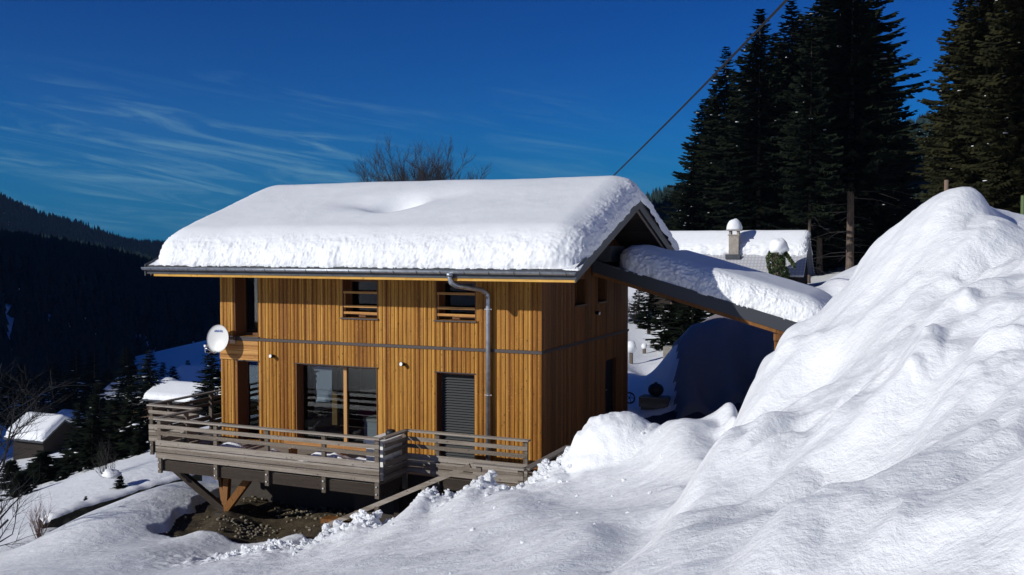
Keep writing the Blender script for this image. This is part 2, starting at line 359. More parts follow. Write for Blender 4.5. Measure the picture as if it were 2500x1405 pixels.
cpz((1740,11.5,2.30),(1790,12.9,2.15),(1822,14.4,2.0),(1765,15.2,2.15),(1770,14.2,2.10),(1810,13.6,2.1),(1765,16.3,2.12),(1730,15.9,2.22),(1690,15.9,2.17),(1690,10.2,2.38),(1640,8.6,2.55))
cp((1822,968,12.2),(1850,908,12.8),(1900,848,13.4),(1990,793,13.3),(2030,740,13.3),(2083,690,13.1),(2103,636,13.1),(2143,595,13),(2198,556,12.8),(2248,517,12.6),(2298,488,12.3),(2330,479,12.1),(2362,476,12),(2395,482,12),(2415,512,12.3),(2450,524,12.8),(2500,532,13))
cpz((1830,15.5,1.5),(1900,16,1.7),(2000,16.3,1.9),(2100,16.4,2.2),(2250,16.4,3.0),(2400,16.4,3.8),(2550,16.6,4.4))
cp((2000,950,10.5),(1900,1050,9.8),(2100,800,11),(2300,650,10.8),(2450,650,10),(2200,900,8.6),(2400,900,7.2),(2000,1200,6.4),(1820,1280,6.4),(2200,1200,5.2),(2450,1200,4.4),(1700,1385,5.3),(2000,1380,4.6),(2300,1380,4.0),(2500,1390,3.7))
cr((9,12,5.4),(12,9,5.4),(16,16,6.2),(7,5,4.6))
cw((2,0,.15),(3,4,.25),(5,6,.3),(2,8.5,.2),(4,9,.25),(3,6.5,.25),(1.5,5,.2),(4,0,.25),(5,3,.3),(6.2,8,.45))
cpz((1990,34,3.5),(1950,32,3.1),(2060,34,4.0),(1900,34.5,2.7),(2150,34,4.6),(2000,27,3.0),(2060,40,3.6))
cp((1545,990,30.5),(1560,955,33),(1590,930,37),(1560,915,38),(1610,905,40),(1550,870,47),(1620,860,47),(1560,800,62),(1600,790,62),(1590,745,78))
cp((1650,1003,28.6),(1720,1000,28.2),(1800,985,27.5),(1648,905,30.5),(1658,850,31.5),(1690,800,32.5),(1760,775,32.5),(1880,740,31.5),(1990,705,30),(2060,690,30))
cpz((1660,35,1.0),(1700,37,1.2),(1800,38,1.6),(1900,38,2.2),(1800,46,1.6),(1750,54,1.6),(1900,52,2.2),(1680,60,1.5),(2020,37,3.0))
cr((6.6,23.6,1.3),(8,24,1.9),(10,22,3.0),(12,26,4.0),(20,30,5.5),(30,35,7))
cp((2040,695,46),(1950,695,66),(2062,682,68),(2200,645,75),(1750,690,80),(2300,600,60),(2500,565,50))
cp((440,1140,33),(350,1165,32),(250,1205,30.5),(200,1250,29),(120,1300,26.5),(60,1345,24),(0,1330,26),(300,1122,38),(400,1085,42),(520,1050,44),(200,1140,46),(250,1120,50),(60,1200,38),(0,1250,32))
cp((480,1015,62),(400,1045,68),(250,1070,68),(100,1135,72),(0,1150,72),(250,1010,110),(100,1040,110),(450,915,170),(480,955,100),(530,880,180),(350,870,260),(150,910,260),(0,920,300),(520,835,380),(320,838,380),(440,850,330),(100,960,140),(300,950,130))
cp((0,512,1200),(80,560,1200),(190,568,1250),(270,590,1300),(390,622,1350),(550,640,1400),(900,640,1500),(1300,630,1500),(1600,500,900),(1750,470,850),(2100,400,800),(2240,345,800),(2320,310,800),(2500,250,800),(0,690,820),(200,720,840),(400,745,880),(560,760,900),(1000,700,400),(1300,680,300),(1580,620,300),(1620,560,420),(2250,560,200),(2250,480,420),(2500,480,250))
cr((-900,1000,260),(-700,300,120),(-250,0,-30),(-450,60,140),(-600,200,200),(-520,330,170),(-340,110,60),(-450,-40,190),(-450,-110,145),(-560,-60,200),(-450,-170,95),(-450,-260,30),(-900,0,200),(-1500,500,300),(0,-800,40),(800,0,200),(900,700,330),(1500,0,300),(-1500,2500,100),(1500,2500,400),(-120,60,-14),(-120,150,-28),(-60,30,-9),(-400,600,10),  # includes an unseen ridge left of view, raised to shade the valley
   (-20,-11,.5),(-60,-34,-5),(-150,-85,-12),(-350,-200,-5),(-700,-400,40),(-1300,-750,120),(-60,10,-9),(-150,20,-22),(-40,-60,2),(30,-20,8),(10,-15,5))
cpz((1250,126,-4),(1250,60,-.5),(1250,220,-10),(1250,500,-10),(1000,60,-4),(800,100,-14),(1000,150,-14),(800,55,-5),(1400,90,0),(1450,45,.2),(1500,150,3),(700,40,-4),(0,1700,20),(300,1800,-10),(600,1900,-20),(1000,1900,0),(1600,1500,60),(2200,1500,120),(0,2400,0),(1250,2600,0),(2400,2600,100))
CP = np.array(CP)
def uv(R, D): return np.stack([np.arcsinh(np.asarray(R)/3.0), np.arcsinh((np.asarray(D)-3)/4.0)], -1)
_c = uv(CP[:, 0], CP[:, 1]); _n = len(_c)
def _phi(r2): return .5*r2*np.log(r2+1e-12)
_K = _phi(((_c[:, None]-_c[None])**2).sum(-1)); _K += np.eye(_n)*2e-4
_P = np.hstack([np.ones((_n, 1)), _c]); _A = np.block([[_K, _P], [_P.T, np.zeros((3, 3))]])
_zs = np.arcsinh(CP[:, 2]/8.0)                       # compress far heights for a smooth fit
_w = np.linalg.solve(_A, np.concatenate([_zs, np.zeros(3)]))
def base_h(R, D):
    R = np.asarray(R, float); D = np.asarray(D, float); sh = R.shape; q = uv(R.ravel(), D.ravel()); out = np.empty(len(q))
    for i in range(0, len(q), 20000):
        s = q[i:i+20000]; k = _phi(((s[:, None]-_c[None])**2).sum(-1)); out[i:i+20000] = k@_w[:_n]+_w[_n]+s@_w[_n+1:]
    return np.sinh(np.clip(out, -4, 4.7)).reshape(sh)*8.0
# regions
def seg_d(R, D, pts):
    best = np.full(np.shape(R), 1e9)
    for (a, b), (c, d) in zip(pts[:-1], pts[1:]):
        vx, vy = c-a, d-b; t = np.clip(((R-a)*vx+(D-b)*vy)/(vx*vx+vy*vy), 0, 1)
        best = np.minimum(best, np.hypot(R-a-t*vx, D-b-t*vy))
    return best
def pxD(*a): return [((px-1250)/F*D, D) for px, D in a]
CREST = pxD((560, 18.3), (720, 17.5), (900, 17.6), (1050, 17.5), (1180, 17.1), (1330, 16.9), (1375, 16.9))
def soil_mask(R, D):
    X = CAM[0]+RT[0]*R+FH[0]*D; Y = CAM[1]+RT[1]*R+FH[1]*D
    n = .35*fbm(X*.9, Y*.9, 2.0, 3)
    # soil lies under and just in front of the deck
    e = np.minimum.reduce([X+9.0+n+.25*(Y+1), -(X-.1)+n, Y+3.65+n+.25*np.minimum(X+3, 0)*.3, 1.5-Y+n])
    return sst(-.10, .12, e)
def yard_mask(R, D):
    X = CAM[0]+RT[0]*R+FH[0]*D; Y = CAM[1]+RT[1]*R+FH[1]*D
    n = .3*fbm(X*.8, Y*.8, 5.0, 3)
    e = np.minimum.reduce([X-.2+n*.2, 5.4-X+n-.10*(Y-3), Y+1.2+n, 8.2-Y+n])
    return sst(-.1, .15, e)
def height(R, D, detail=True):
    h = base_h(R, D)
    X = CAM[0]+RT[0]*R+FH[0]*D; Y = CAM[1]+RT[1]*R+FH[1]*D
    h = h-.20*soil_mask(R, D)-.16*yard_mask(R, D)
    if detail:
        dist = np.hypot(R, D)
        near = sst(60, 25, dist)
        q2 = ((R-1.80)/.98)**2+((D-16.4)/1.0)**2; dome = 2.20+.05*fbm(R*1.6, D*1.6, 41.0, 3)-.95*np.maximum(q2, 0)**1.35
        h = np.where(q2 < 4, np.maximum(h, dome)+.10*np.exp(-((h-dome)/.12)**2), h)
        h = h+near*(.035*fbm(X*.55, Y*.55, 0, 3))*(1-.8*soil_mask(R, D))
        # ploughed bank on the right: long rolls running up to the right, small lumps
        bank = sst(.2, 1.2, R-.155*D+.3)*sst(18, 14.5, D)*sst(-2, 1, D)
        a = R*.80+D*.60; b = -R*.60+D*.80
        wv = fbm(a*.35+3, b*1.5, 1.0, 3)
        roll = 1-np.abs(fbm(a*.45, b*1.25, 7.0, 3))*1.7
        sil = 1-.75*sst(10.5, 12.5, D)
        h = h+bank*sil*(.27*fbm(a*.42+3, b*.85, 1.0, 3)+.15*roll*sst(-.4, .5, fbm(a*.3, b*.4, 3.0, 2))+.07*np.abs(fbm(a*1.1, b*1.8, 61.0, 2)))
        tt = (D*.92-R*.38)/1.25+1.1*fbm(R*.28, D*.28, 71.0, 2); ff = tt-np.floor(tt); fold = sst(0, .30, ff)-ff
        h = h+bank*(.35+.65*sil)*.26*fold*sst(-.35, .45, fbm(R*.45, D*.45, 75.0, 2))*sst(2.2, 3.6, R)
        lump = np.maximum(fbm(R*1.9, D*1.9, 11.0, 3), .12)-.12
        h = h+bank*sil*lump*.13*sst(.0, .5, fbm(R*.4, D*.4, 21.0, 2)+.15)
        h = h+(bank*.3+.3*sst(24, 14, dist)*sst(-.3*D-1, .0, R))*.022*fbm(a*2.0, b*4.5, 13.0, 3)
        # wind and plough streaks on the road snow in the foreground
        rd = sst(18.5, 15, D)*(1-bank)*sst(-8, -3, R)
        h = h+rd*.05*fbm(a*.5, b*1.9, 17.0, 4)
        # broken chunks along the crest above the stairs
        dc = seg_d(R, D, CREST); cm = np.exp(-(dc/.45)**2)+.5*np.exp(-((dc-.2)/1.1)**2)
        ch = np.abs(fbm(R*3.1, D*3.1, 23.0, 3)); ch2 = np.maximum(fbm(R*4.3, D*4.3, 29.0, 2)-.05, 0)
        h = h+cm*(.17*ch+.12*ch2-.10)
        far = sst(150, 500, dist)
        h = h+far*9*fbm(X*.0022, Y*.0022, 4.0, 4)*sst(250, 1000, D)
    return h
def hz(x, y):
    R, D = toRD(x, y); return float(height(np.array([R]), np.array([D]))[0])

def build_ground():
    th_in = np.radians(np.arange(-31, 31.01, .085)); th = np.concatenate([np.radians(np.arange(-180, -31.5, 2.5)), np.radians([-31.5]), th_in, np.radians([31.5]), np.radians(np.arange(34, 180, 2.5))])
    r = [.4, 1, 1.6, 2.2, 2.6]
    while r[-1] < 1750:
        q = r[-1]
        r.append(q+(.035+.0015*q if q < 14 else (.055 if q < 19 else (.10 if q < 34 else q*.012))))
    r = np.array(r); T, Rr = np.meshgrid(th, r); R = Rr*np.sin(T); D = Rr*np.cos(T)
    h = height(R, D); X = CAM[0]+RT[0]*R+FH[0]*D; Y = CAM[1]+RT[1]*R+FH[1]*D
    nr, nt = R.shape; V = np.stack([X, Y, h], -1).reshape(-1, 3)
    i = np.arange(nr-1)[:, None]*nt; j = np.arange(nt)[None]; j2 = (j+1) % nt
    Fq = np.stack([i+j, i+j2, i+nt+j2, i+nt+j], -1).reshape(-1, 4)[:, ::-1]
    V = np.vstack([V, [[CAM[0], CAM[1], float(height(np.array([0.]), np.array([0.]))[0])]]])
    o = link('snowy_ground', V, Fq, M['snow'], smooth=True)
    tag(o, 'snow covered ground with ploughed banks and the valley beyond', 'ground', kind='structure')
    print('ground verts', len(V))
build_ground()
def sheet(name, mask, x0, x1, y0, y1, step, off, m, label, cat, rough=.03):
    xs = np.arange(x0, x1, step); ys = np.arange(y0, y1, step); X, Y = np.meshgrid(xs, ys)
    R, D = toRD(X, Y); k = mask(R, D); Z = base_h(R, D)+off+rough*fbm(X*2.2, Y*2.2, 31.0, 4)-.3*(1-sst(.0, .5, k))
    V = np.stack([X, Y, Z], -1).reshape(-1, 3); ny, nx = X.shape; ii = np.arange(ny-1)[:, None]*nx+np.arange(nx-1)[None]
    Fq = np.stack([ii, ii+1, ii+nx+1, ii+nx], -1).reshape(-1, 4); kk = k.ravel()[Fq].max(1) > .02
    o = link(name, V, Fq[kk], m, smooth=True); tag(o, label, cat, kind='structure')
sheet('bare_soil', soil_mask, -12, 1, -5, 2.5, .07, -.15, M['soil'], 'bare brown soil and gravel under the wooden deck', 'soil', .05)
sheet('driveway', yard_mask, -1, 9.5, -2.5, 11, .12, -.11, M['asphalt'], 'dark cleared driveway beside the gable wall', 'driveway', .01)
M['dirty_shaded_snow'] = snow_mat('packed_snow_dirt_and_shade', tint=(.24, .21, .21), fine=.008, coarse=.03)  # dark tint carries the slope's shade as well as its dirt
def dirt_shade_mask(R, D):
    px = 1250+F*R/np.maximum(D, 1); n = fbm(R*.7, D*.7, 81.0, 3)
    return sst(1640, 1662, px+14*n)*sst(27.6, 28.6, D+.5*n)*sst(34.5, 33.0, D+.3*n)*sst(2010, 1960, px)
sheet('packed_snow_bank', dirt_shade_mask, -2, 16, 5, 22, .14, .10, M['dirty_shaded_snow'], 'packed snow bank behind the carport with dirt and shade in its colour', 'snow bank', .05)
mb = MB()
for k in range(330):
    x = random.uniform(-9, -2.5); y = random.uniform(-3.6, .9)
    if k % 3 == 0: x = random.gauss(-6.6, .35); y = random.gauss(-2.2, .25)
    elif k % 3 == 1: x = random.gauss(-6.0, .7); y = random.gauss(-.4, .35)
    R, D = toRD(x, y)
    if soil_mask(np.array([R]), np.array([D]))[0] < .9: continue
    s = random.uniform(.018, .055); mb.blob((x, y, float(base_h(np.array([R]), np.array([D]))[0])-.13), s, s*.8, s*.7, k, .5, 7, 5)
tag(mb.build('loose_stones', M['stone'], smooth=True), 'scattered pale stones on the bare soil under the deck', 'stones', kind='stuff')
mb = MB()
for k in range(520):
    i = random.randrange(len(CREST)-1); (a, b), (c, d) = CREST[i], CREST[i+1]; f = random.random()
    off = abs(random.gauss(0, .55)); R = a+(c-a)*f+random.gauss(0, .1); D = b+(d-b)*f-off+.12
    s = random.uniform(.025, .10)*(1.0 if off < .6 else .6)
    if k > 495: R = random.uniform(-2, 2.6); D = random.uniform(9, 16); s = random.uniform(.012, .035)
    p = W(R, D, float(height(np.array([R]), np.array([D]))[0])+s*.3); mb.blob(p, s, s*.85, s*.75, k, .7, 9, 6)
tag(mb.build('snow_chunks', M['snow_lump'], smooth=False), 'broken chunks of ploughed snow along the edge of the bank', 'snow chunks', kind='stuff')

# ------------------------------------------------------------------ the chalet
X0, X1, WY = -9.02, 0.0, 6.57
SL = .3664; EAVE_Y = -1.25; RIDGE_Y = 3.28; XL, XR = -10.32, 1.28; ZE = 4.52; ZR = 6.18
def roof_z(y): return ZR-SL*abs(y-RIDGE_Y)
house = thing('wooden_chalet', 'two storey larch clad chalet with a dark metal roof on the snowy slope', 'house', (-4.5, 3.2, 0))
OP = dict(cu=(-8.55, -7.79, 2.70, 4.62), cl=(-8.50, -7.79, -.02, 2.06), w1=(-5.26, -4.25, 3.27, 4.20), w2=(-2.67, -1.63, 3.29, 4.20), sl=(-6.65, -4.28, -.02, 2.07), lo=(-2.67, -1.65, -.02, 2.06))
GOP = dict(g1=(2.2, 2.95, 3.57, 4.2), g2=(3.89, 4.55, 3.56, 4.2), gd=(4.62, 5.52, .25, 1.97))
WOP = dict(a=(.45, 3.2, 0, 2.07), b=(3.8, 5.3, 0, 2.07), c=(.45, 3.2, 2.7, 4.5))
def wall_boxes(u0, u1, z0, zt, ops):
    us = sorted({u0, u1, *[q for o in ops for q in o[:2]]}); out = []
    for a, b in zip(us[:-1], us[1:]):
        m_ = (a+b)/2; spans = sorted([(o[2], o[3]) for o in ops if o[0] < m_ < o[1]]); z = z0
        for s0, s1 in spans:
            if s0 > z+1e-3: out.append((a, b, z, s0))
            z = s1
        if z < zt: out.append((a, b, z, zt))
    return out
def clad(u0, u1, z0, ztop, ops, board, mapf, mirror=False):
    """vertical boards with a rounded face, cut round the openings; mapf(u, out, z) -> xyz"""
    mb = MB(); n = round((u1-u0)/board); r = random.Random(int(u0*10)+int(z0*100)+5)
    for k in range(n):
        a = u0+k*board; b = a+board; m_ = (a+b)/2; out = r.uniform(0, .006); bow = r.choice([.004, .010, .014]); g = .006
        zt = ztop(m_) if callable(ztop) else ztop
        spans = sorted([(o[2], o[3]) for o in ops if o[0]-.03 < m_ < o[1]+.03]); z = z0; segs = []
        for s0, s1 in spans:
            if s0 > z+.02: segs.append((z, s0))
            z = max(z, s1)
        if zt > z+.02: segs.append((z, zt))
        for s0, s1 in segs:
            cuts = [s0, s1]
            if s1-s0 > 1.2 and r.random() < .35: c = r.uniform(s0+.3, s1-.3); cuts = [s0, c-.002, c+.002, s1]
            for q in range(0, len(cuts), 2):
                c0, c1 = cuts[q], cuts[q+1]; oo = out+r.uniform(0, .003)
                pr = [(a+g, -.012), (a+g+.004, oo), (a+board*.3, oo+bow*.75), (m_, oo+bow), (b-board*.3, oo+bow*.75), (b-g-.004, oo), (b-g, -.012)]
                vs = [mapf(u, o_, z_) for z_ in (c0, c1) for u, o_ in pr]; n_ = len(pr)
                fs = [(i, i+1, n_+i+1, n_+i) for i in range(n_-1)]+[tuple(range(n_))[::-1], tuple(range(n_, 2*n_))]
                if mirror: fs = [f[::-1] for f in fs]
                mb.add(vs, fs)
    return mb
SEAM = 2.63
fm = lambda u, o, z: (u, -o, z); gmf = lambda u, o, z: (o, u, z); wm = lambda u, o, z: (X0-o, u, z)
fo = list(OP.values())+[(X0-.1, -7.79, 2.07, 2.60)]
soff = lambda y: roof_z(y)-.24
w_ = MB()
for a, b, c, d in wall_boxes(X0, X1, -1.9, soff(0)-.02, [o for o in OP.values()]): w_.box(a, b, .014, .26, c, d)
w_.build('front_wall', M['larch'], house)
cl_ = clad(X0, X1, -.04, SEAM-.04, fo, .1115, fm).build('cladding', M['larch'], house)
clad(X0, X1, SEAM+.04, soff(0), fo, .1115, fm).build('cladding', M['larch'], house)
w_ = MB()
for a, b, c, d in wall_boxes(.26, WY, -1.9, 4.35, list(GOP.values())): w_.box(-.26, -.014, a, b, c, d)
w_.prism([(-.014, 0.02, 4.35), (-.014, WY, 4.35), (-.014, WY, soff(WY)), (-.014, RIDGE_Y, soff(RIDGE_Y)), (-.014, .02, soff(0))], (-.24, 0, 0))
w_.build('gable_wall', M['larch_gable_shaded'], house)
clad(0.0, WY, -.04, SEAM-.04, list(GOP.values()), .1115, gmf, True).build('gable_cladding', M['larch_gable_shaded'], house)
clad(0.0, WY, SEAM+.04, lambda y: soff(y)+.02, list(GOP.values()), .1115, gmf, True).build('gable_cladding', M['larch_gable_shaded'], house)
w_ = MB()
for a, b, c, d in wall_boxes(.26, WY, -1.9, 4.35, list(WOP.values())): w_.box(X0, X0+.24, a, b, c, d)
w_.prism([(X0, .02, 4.35), (X0, WY, 4.35), (X0, WY, soff(WY)), (X0, RIDGE_Y, soff(RIDGE_Y)), (X0, .02, soff(0))], (.24, 0, 0))
w_.box(X0+.24, -.26, WY-.24, WY, -1.9, soff(WY)-.02)
w_.build('rear_wall', M['larch_gable_shaded'], house)
mb = MB().box(X0-.02, X1+.02, -.03, -.002, SEAM-.035, SEAM+.035); mb.build('floor_flashing', M['metal'], house)
MB().box(.002, .03, 0.0, WY+.02, SEAM-.035, SEAM+.035).build('floor_flashing', M['metal'], house)
mb = MB()
for k in range(4): mb.box(X0-.012, -7.80, -.022, .02, 2.085+k*.125, 2.085+k*.125+.119)
mb.build('corner_beam', M['larch_beam'], house, bevel=.006)
MB().box(X0-.02, -7.79, -.028, .2, 2.585, 2.60).build('beam_flashing', M['metal'], house)
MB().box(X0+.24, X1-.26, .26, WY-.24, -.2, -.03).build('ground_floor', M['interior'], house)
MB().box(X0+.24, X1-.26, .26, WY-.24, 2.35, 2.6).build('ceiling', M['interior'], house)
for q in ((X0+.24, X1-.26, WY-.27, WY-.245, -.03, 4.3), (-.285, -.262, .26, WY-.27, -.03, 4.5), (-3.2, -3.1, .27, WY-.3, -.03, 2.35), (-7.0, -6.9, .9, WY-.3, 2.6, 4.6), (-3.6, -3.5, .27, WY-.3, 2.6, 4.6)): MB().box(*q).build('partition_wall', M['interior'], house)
MB().box(X0-.01, X1+.02, -.02, WY, -1.9, -.05).build('foundation', M['foundation'], house)
# openings on the front: reveal lining, frame, pane, sill
def window(op, setback=.24, mull=(), mat_fr='frame', sill=True, name='window', head=True, trans=()):
    a, b, c, d = op; fr = MB(); y0 = setback; y1 = setback+.07; w = .06
    fr.box(a, a+w, y0, y1, c, d).box(b-w, b, y0, y1, c, d).box(a+w, b-w, y0, y1, d-w, d).box(a+w, b-w, y0, y1, c, c+w)
    o = fr.build(name, M[mat_fr], house)
    for m_ in mull: MB().box(m_-.045, m_+.045, y0-.01, y1, c+w, d-w).build('mullion', M['oak'], o)
    for z_ in trans: MB().box(a+w, b-w, y0-.005, y1, z_-.03, z_+.03).build('transom', M[mat_fr], o)
    MB().box(a+w, b-w, y0+.03, y0+.04, c+w, d-w).build('pane', M['glass'], o)
    MB().box(a, a+.018, .0, y0, c, d).build('reveal', M['frame'], o); MB().box(b-.018, b, -.004, y0, c, d).build('reveal', M['frame'], o)
    if sill: MB().box(a-.03, b+.03, -.05, y0, c-.035, c-.002).build('sill', M['metal'], o)
    if head: MB().box(a-.03, b+.03, -.035, .03, d, d+.02).build('head_flashing', M['metal'], o)
    return o
window(OP['cu'], .36, head=False); window(OP['cl'], .36, sill=False, head=True)
for k in ('w1', 'w2'):
    a, b, c, d = OP[k]; o = window(OP[k], .33, head=False)
    for z_ in (c+.12, c+.28, c+.62):
        MB().box(a+.02, b-.02, .02, .05, z_-.028, z_+.028).build('guard_rail', M['larch_beam'], o)
    
    for q_ in (a+.02, b-.045): MB().box(q_, q_+.025, .055, .08, c, c+.66).build('guard_upright', M['larch_beam'], o)
    MB().box(a+.4, b-.06, .18, .25, c+.05, c+.10).build('inner_shelf', M['oak'], o)
window(OP['sl'], .20, mull=(-5.32,), sill=False, name='sliding_door')
# venetian shutter door
a, b, c, d = OP['lo']; sh = MB().box(a, a+.06, .22, .3, c, d).box(b-.06, b, .22, .3, c, d).box(a+.06, b-.06, .22, .3, d-.08, d).build('shutter_door', M['frame'], house)
mb = MB(); z_ = c+.05
while z_ < d-.1: mb.add([(a+.06, .17, z_), (b-.06, .17, z_), (b-.06, .225, z_+.045), (a+.06, .225, z_+.045), (a+.06, .176, z_-.004), (b-.06, .176, z_-.004), (b-.06, .231, z_+.041), (a+.06, .231, z_+.041)], [(0,1,2,3),(7,6,5,4),(0,4,5,1),(1,5,6,2),(2,6,7,3),(3,7,4,0)]); z_ += .062
mb.build('slats', M['louvre'], sh); MB().box(a+.06, b-.06, .25, .27, c, d-.08).build('door_panel', M['black'], sh)
MB().box(a, a+.018, 0, .22, c, d).build('reveal', M['frame'], sh); MB().box(b-.018, b, -.004, .22, c, d).build('reveal', M['frame'], sh)
MB().box(a-.03, b+.03, -.035, .03, d, d+.02).build('head_flashing', M['metal'], sh)
# gable openings
for k in ('g1', 'g2'):
    a, b, c, d = GOP[k]; o = MB().box(-.30, -.24, a, a+.05, c, d).box(-.30, -.24, b-.05, b, c, d).box(-.30, -.24, a+.05, b-.05, d-.05, d).box(-.30, -.24, a+.05, b-.05, c, c+.05).build('gable_window', M['frame'], house)
    MB().box(-.28, -.27, a+.05, b-.05, c+.05, d-.05).build('pane', M['glass'], o); MB().box(-.24, .04, a-.02, b+.02, c-.03, c-.002).build('sill', M['metal'], o)
a, b, c, d = GOP['gd']; o = MB().box(-.16, -.10, a, b, c-.6, d).build('side_door', M['strap'], house); MB().tube([(-.10, a+.1, 1.15), (-.05, a+.1, 1.15), (-.05, a+.22, 1.15)], .012).build('handle', M['bolt'], o)
# west side glazing
for k, (a, b, c, d) in WOP.items():
    o = MB().box(X0+.1, X0+.16, a, a+.06, c, d).box(X0+.1, X0+.16, b-.06, b, c, d).box(X0+.1, X0+.16, a+.06, b-.06, d-.06, d).box(X0+.1, X0+.16, a+.06, b-.06, c, c+.06).build('side_window', M['frame'], house)
    MB().box(X0+.125, X0+.135, a+.06, b-.06, c+.06, d-.06).build('pane', M['glass'], o)
# wall lamps
for x, z in ((-7.30, 2.23), (-3.51, 2.21)):
    o = MB().tube([(x, .0, z-.01), (x, -.05, z-.01)], .028, 12).build('wall_lamp', M['strap'], house, True)
    MB().tube([(x, -.05, z), (x-.02, -.15, z+.012)], [.045, .05], 18).build('lamp_head', M['strap'], o)
    MB().tube([(x-.02, -.1505, z+.012), (x-.0205, -.154, z+.0125)], .044, 18).build('lens', M['white'], o)
o = MB().tube([(0, 3.66, 3.31), (.05, 3.66, 3.31)], .028, 12).build('wall_lamp', M['strap'], house, True)
MB().tube([(.05, 3.66, 3.31), (.14, 3.63, 3.29)], [.045, .05], 18).build('lamp_head', M['strap'], o); MB().tube([(.1405, 3.63, 3.29), (.146, 3.629, 3.289)], .044, 18).build('lens', M['white'], o)
# roof
th = .20; BY = 2*RIDGE_Y-EAVE_Y
mb = MB()
prof = [(XL+.03, EAVE_Y, ZE), (XL+.03, RIDGE_Y, ZR), (XL+.03, BY, ZE), (XL+.03, BY, ZE-th), (XL+.03, RIDGE_Y, ZR-th), (XL+.03, EAVE_Y, ZE-th)]
for poly in ([prof[0], prof[1], prof[4], prof[5]], [prof[1], prof[2], prof[3], prof[4]]): mb.prism(poly, (XR-XL-.06, 0, 0))
roof = mb.build('roof', M['slate'], house)
for x in (XR-.03, XL-.005):
    for s in (-1, 1):
        ye = RIDGE_Y+s*(RIDGE_Y-EAVE_Y+.03); ze = roof_z(ye)
        MB().prism([(x, ye, ze+.05), (x, RIDGE_Y, ZR+.05), (x, RIDGE_Y, ZR-.24), (x, ye, ze-.24)], (.035, 0, 0)).build('barge_board', M['barge'], roof)
        MB().prism([(x-.03*(1 if x > 0 else -1), ye-s*.2, ze-.16+SL*.2), (x-.03*(1 if x > 0 else -1), RIDGE_Y, ZR-.245), (x-.03*(1 if x > 0 else -1), RIDGE_Y, ZR-.31), (x-.03*(1 if x > 0 else -1), ye-s*.2, ze-.31+SL*.2)], (-.03, 0, 0)).build('verge_trim', M['post_wood'], roof)
MB().box(XL+.25, XR-.03, EAVE_Y+.02, EAVE_Y+.055, 4.26, 4.445).build('fascia_board', M['fascia'], roof)
mb = MB()
for s in (-1, 1):
    ye = RIDGE_Y+s*(RIDGE_Y-EAVE_Y-.09)
    mb.prism([(XL+.2, ye, roof_z(ye)-.205), (XL+.2, RIDGE_Y, ZR-.205), (XL+.2, RIDGE_Y, ZR-.235), (XL+.2, ye, roof_z(ye)-.235)], (XR-XL-.25, 0, 0))
mb.build('soffit', M['dark_wood'], roof)
mb = MB()
for k in range(44):
    x = XL+.15+k*.262; mb.box(x, x+.12, EAVE_Y-.012, EAVE_Y+.3, ZE-.0, ZE+.018)
mb.build('eave_tiles', M['slate'], roof)
# gutter: half round trough with brackets
gy, gz, gr = EAVE_Y-.065, 4.475, .068; mb = MB(); vs = []; n = 10
for x in (XL-.02, XR+.0):
    for rr in (gr, gr-.008):
        for j in range(n+1): a_ = PI+PI*j/n; vs.append((x, gy+rr*math.cos(a_), gz+rr*math.sin(a_)))
m_ = n+1; fs = []
for j in range(n): fs += [(j, j+1, 2*m_+j+1, 2*m_+j), (m_+j+1, m_+j, 3*m_+j, 3*m_+j+1)]
fs += [(0, 2*m_, 3*m_, m_), (n, m_+n, 3*m_+n, 2*m_+n), tuple(range(0, m_)), tuple(range(2*m_, 3*m_))[::-1]]
mb.add(vs, fs); gut = mb.build('gutter', M['zinc'], house, True)
mb = MB().tube([(XL-.02, gy-gr, gz+.004), (XR, gy-gr, gz+.004)], .009, 8); mb.build('gutter_bead', M['zinc'], gut, True)
for k in range(20):
    x = XL+.3+k*.585; MB().tube([(x, gy+(gr+.004)*math.cos(PI+PI*j/8), gz+(gr+.004)*math.sin(PI+PI*j/8)) for j in range(9)], .006, 5).build('gutter_bracket', M['metal'], gut)
# downpipe
R_ = .055
pts = [(-1.62, gy, gz-.06), (-1.62, gy, gz-.16), (-1.60, gy+.03, gz-.26), (-1.52, gy+.14, gz-.33), (-1.34, -.32, 4.03), (-1.28, -.16, 3.95), (-1.265, -.115, 3.86), (-1.265, -.115, .02)]
def smooth_path(p, r=3):
    p = [Vector(q) for q in p]; out = [p[0]]
    for i in range(1, len(p)-1):
        for t_ in (.15, .0, -.15):
            q = p[i]; d = (p[i-1]-q) if t_ > 0 else (p[i+1]-q); out.append(q+d*min(abs(t_), .06/max(d.length, 1e-6)) if t_ else q)
    out.append(p[-1]); return out
dp = MB().tube(smooth_path(pts), R_, 14).build('downpipe', M['zinc'], house, True)
MB().tube([(-1.62, gy, gz-.05), (-1.62, gy, gz-.13)], [.085, .06], 14).build('outlet', M['zinc'], dp, True)
for z in (3.58, 1.62): MB().tube([(-1.265, -.115, z-.012), (-1.265, -.115, z+.012)], .062, 14).box(-1.35, -1.18, -.12, -.105, z-.01, z+.01).box(-1.27, -1.26, -.06, 0, z-.01, z+.01).build('pipe_clamp', M['bolt'], dp)
MB().tube([(-1.265, -.115, 3.55), (-1.265, -.115, 3.60)], .058, 14).build('pipe_joint', M['zinc'], dp)

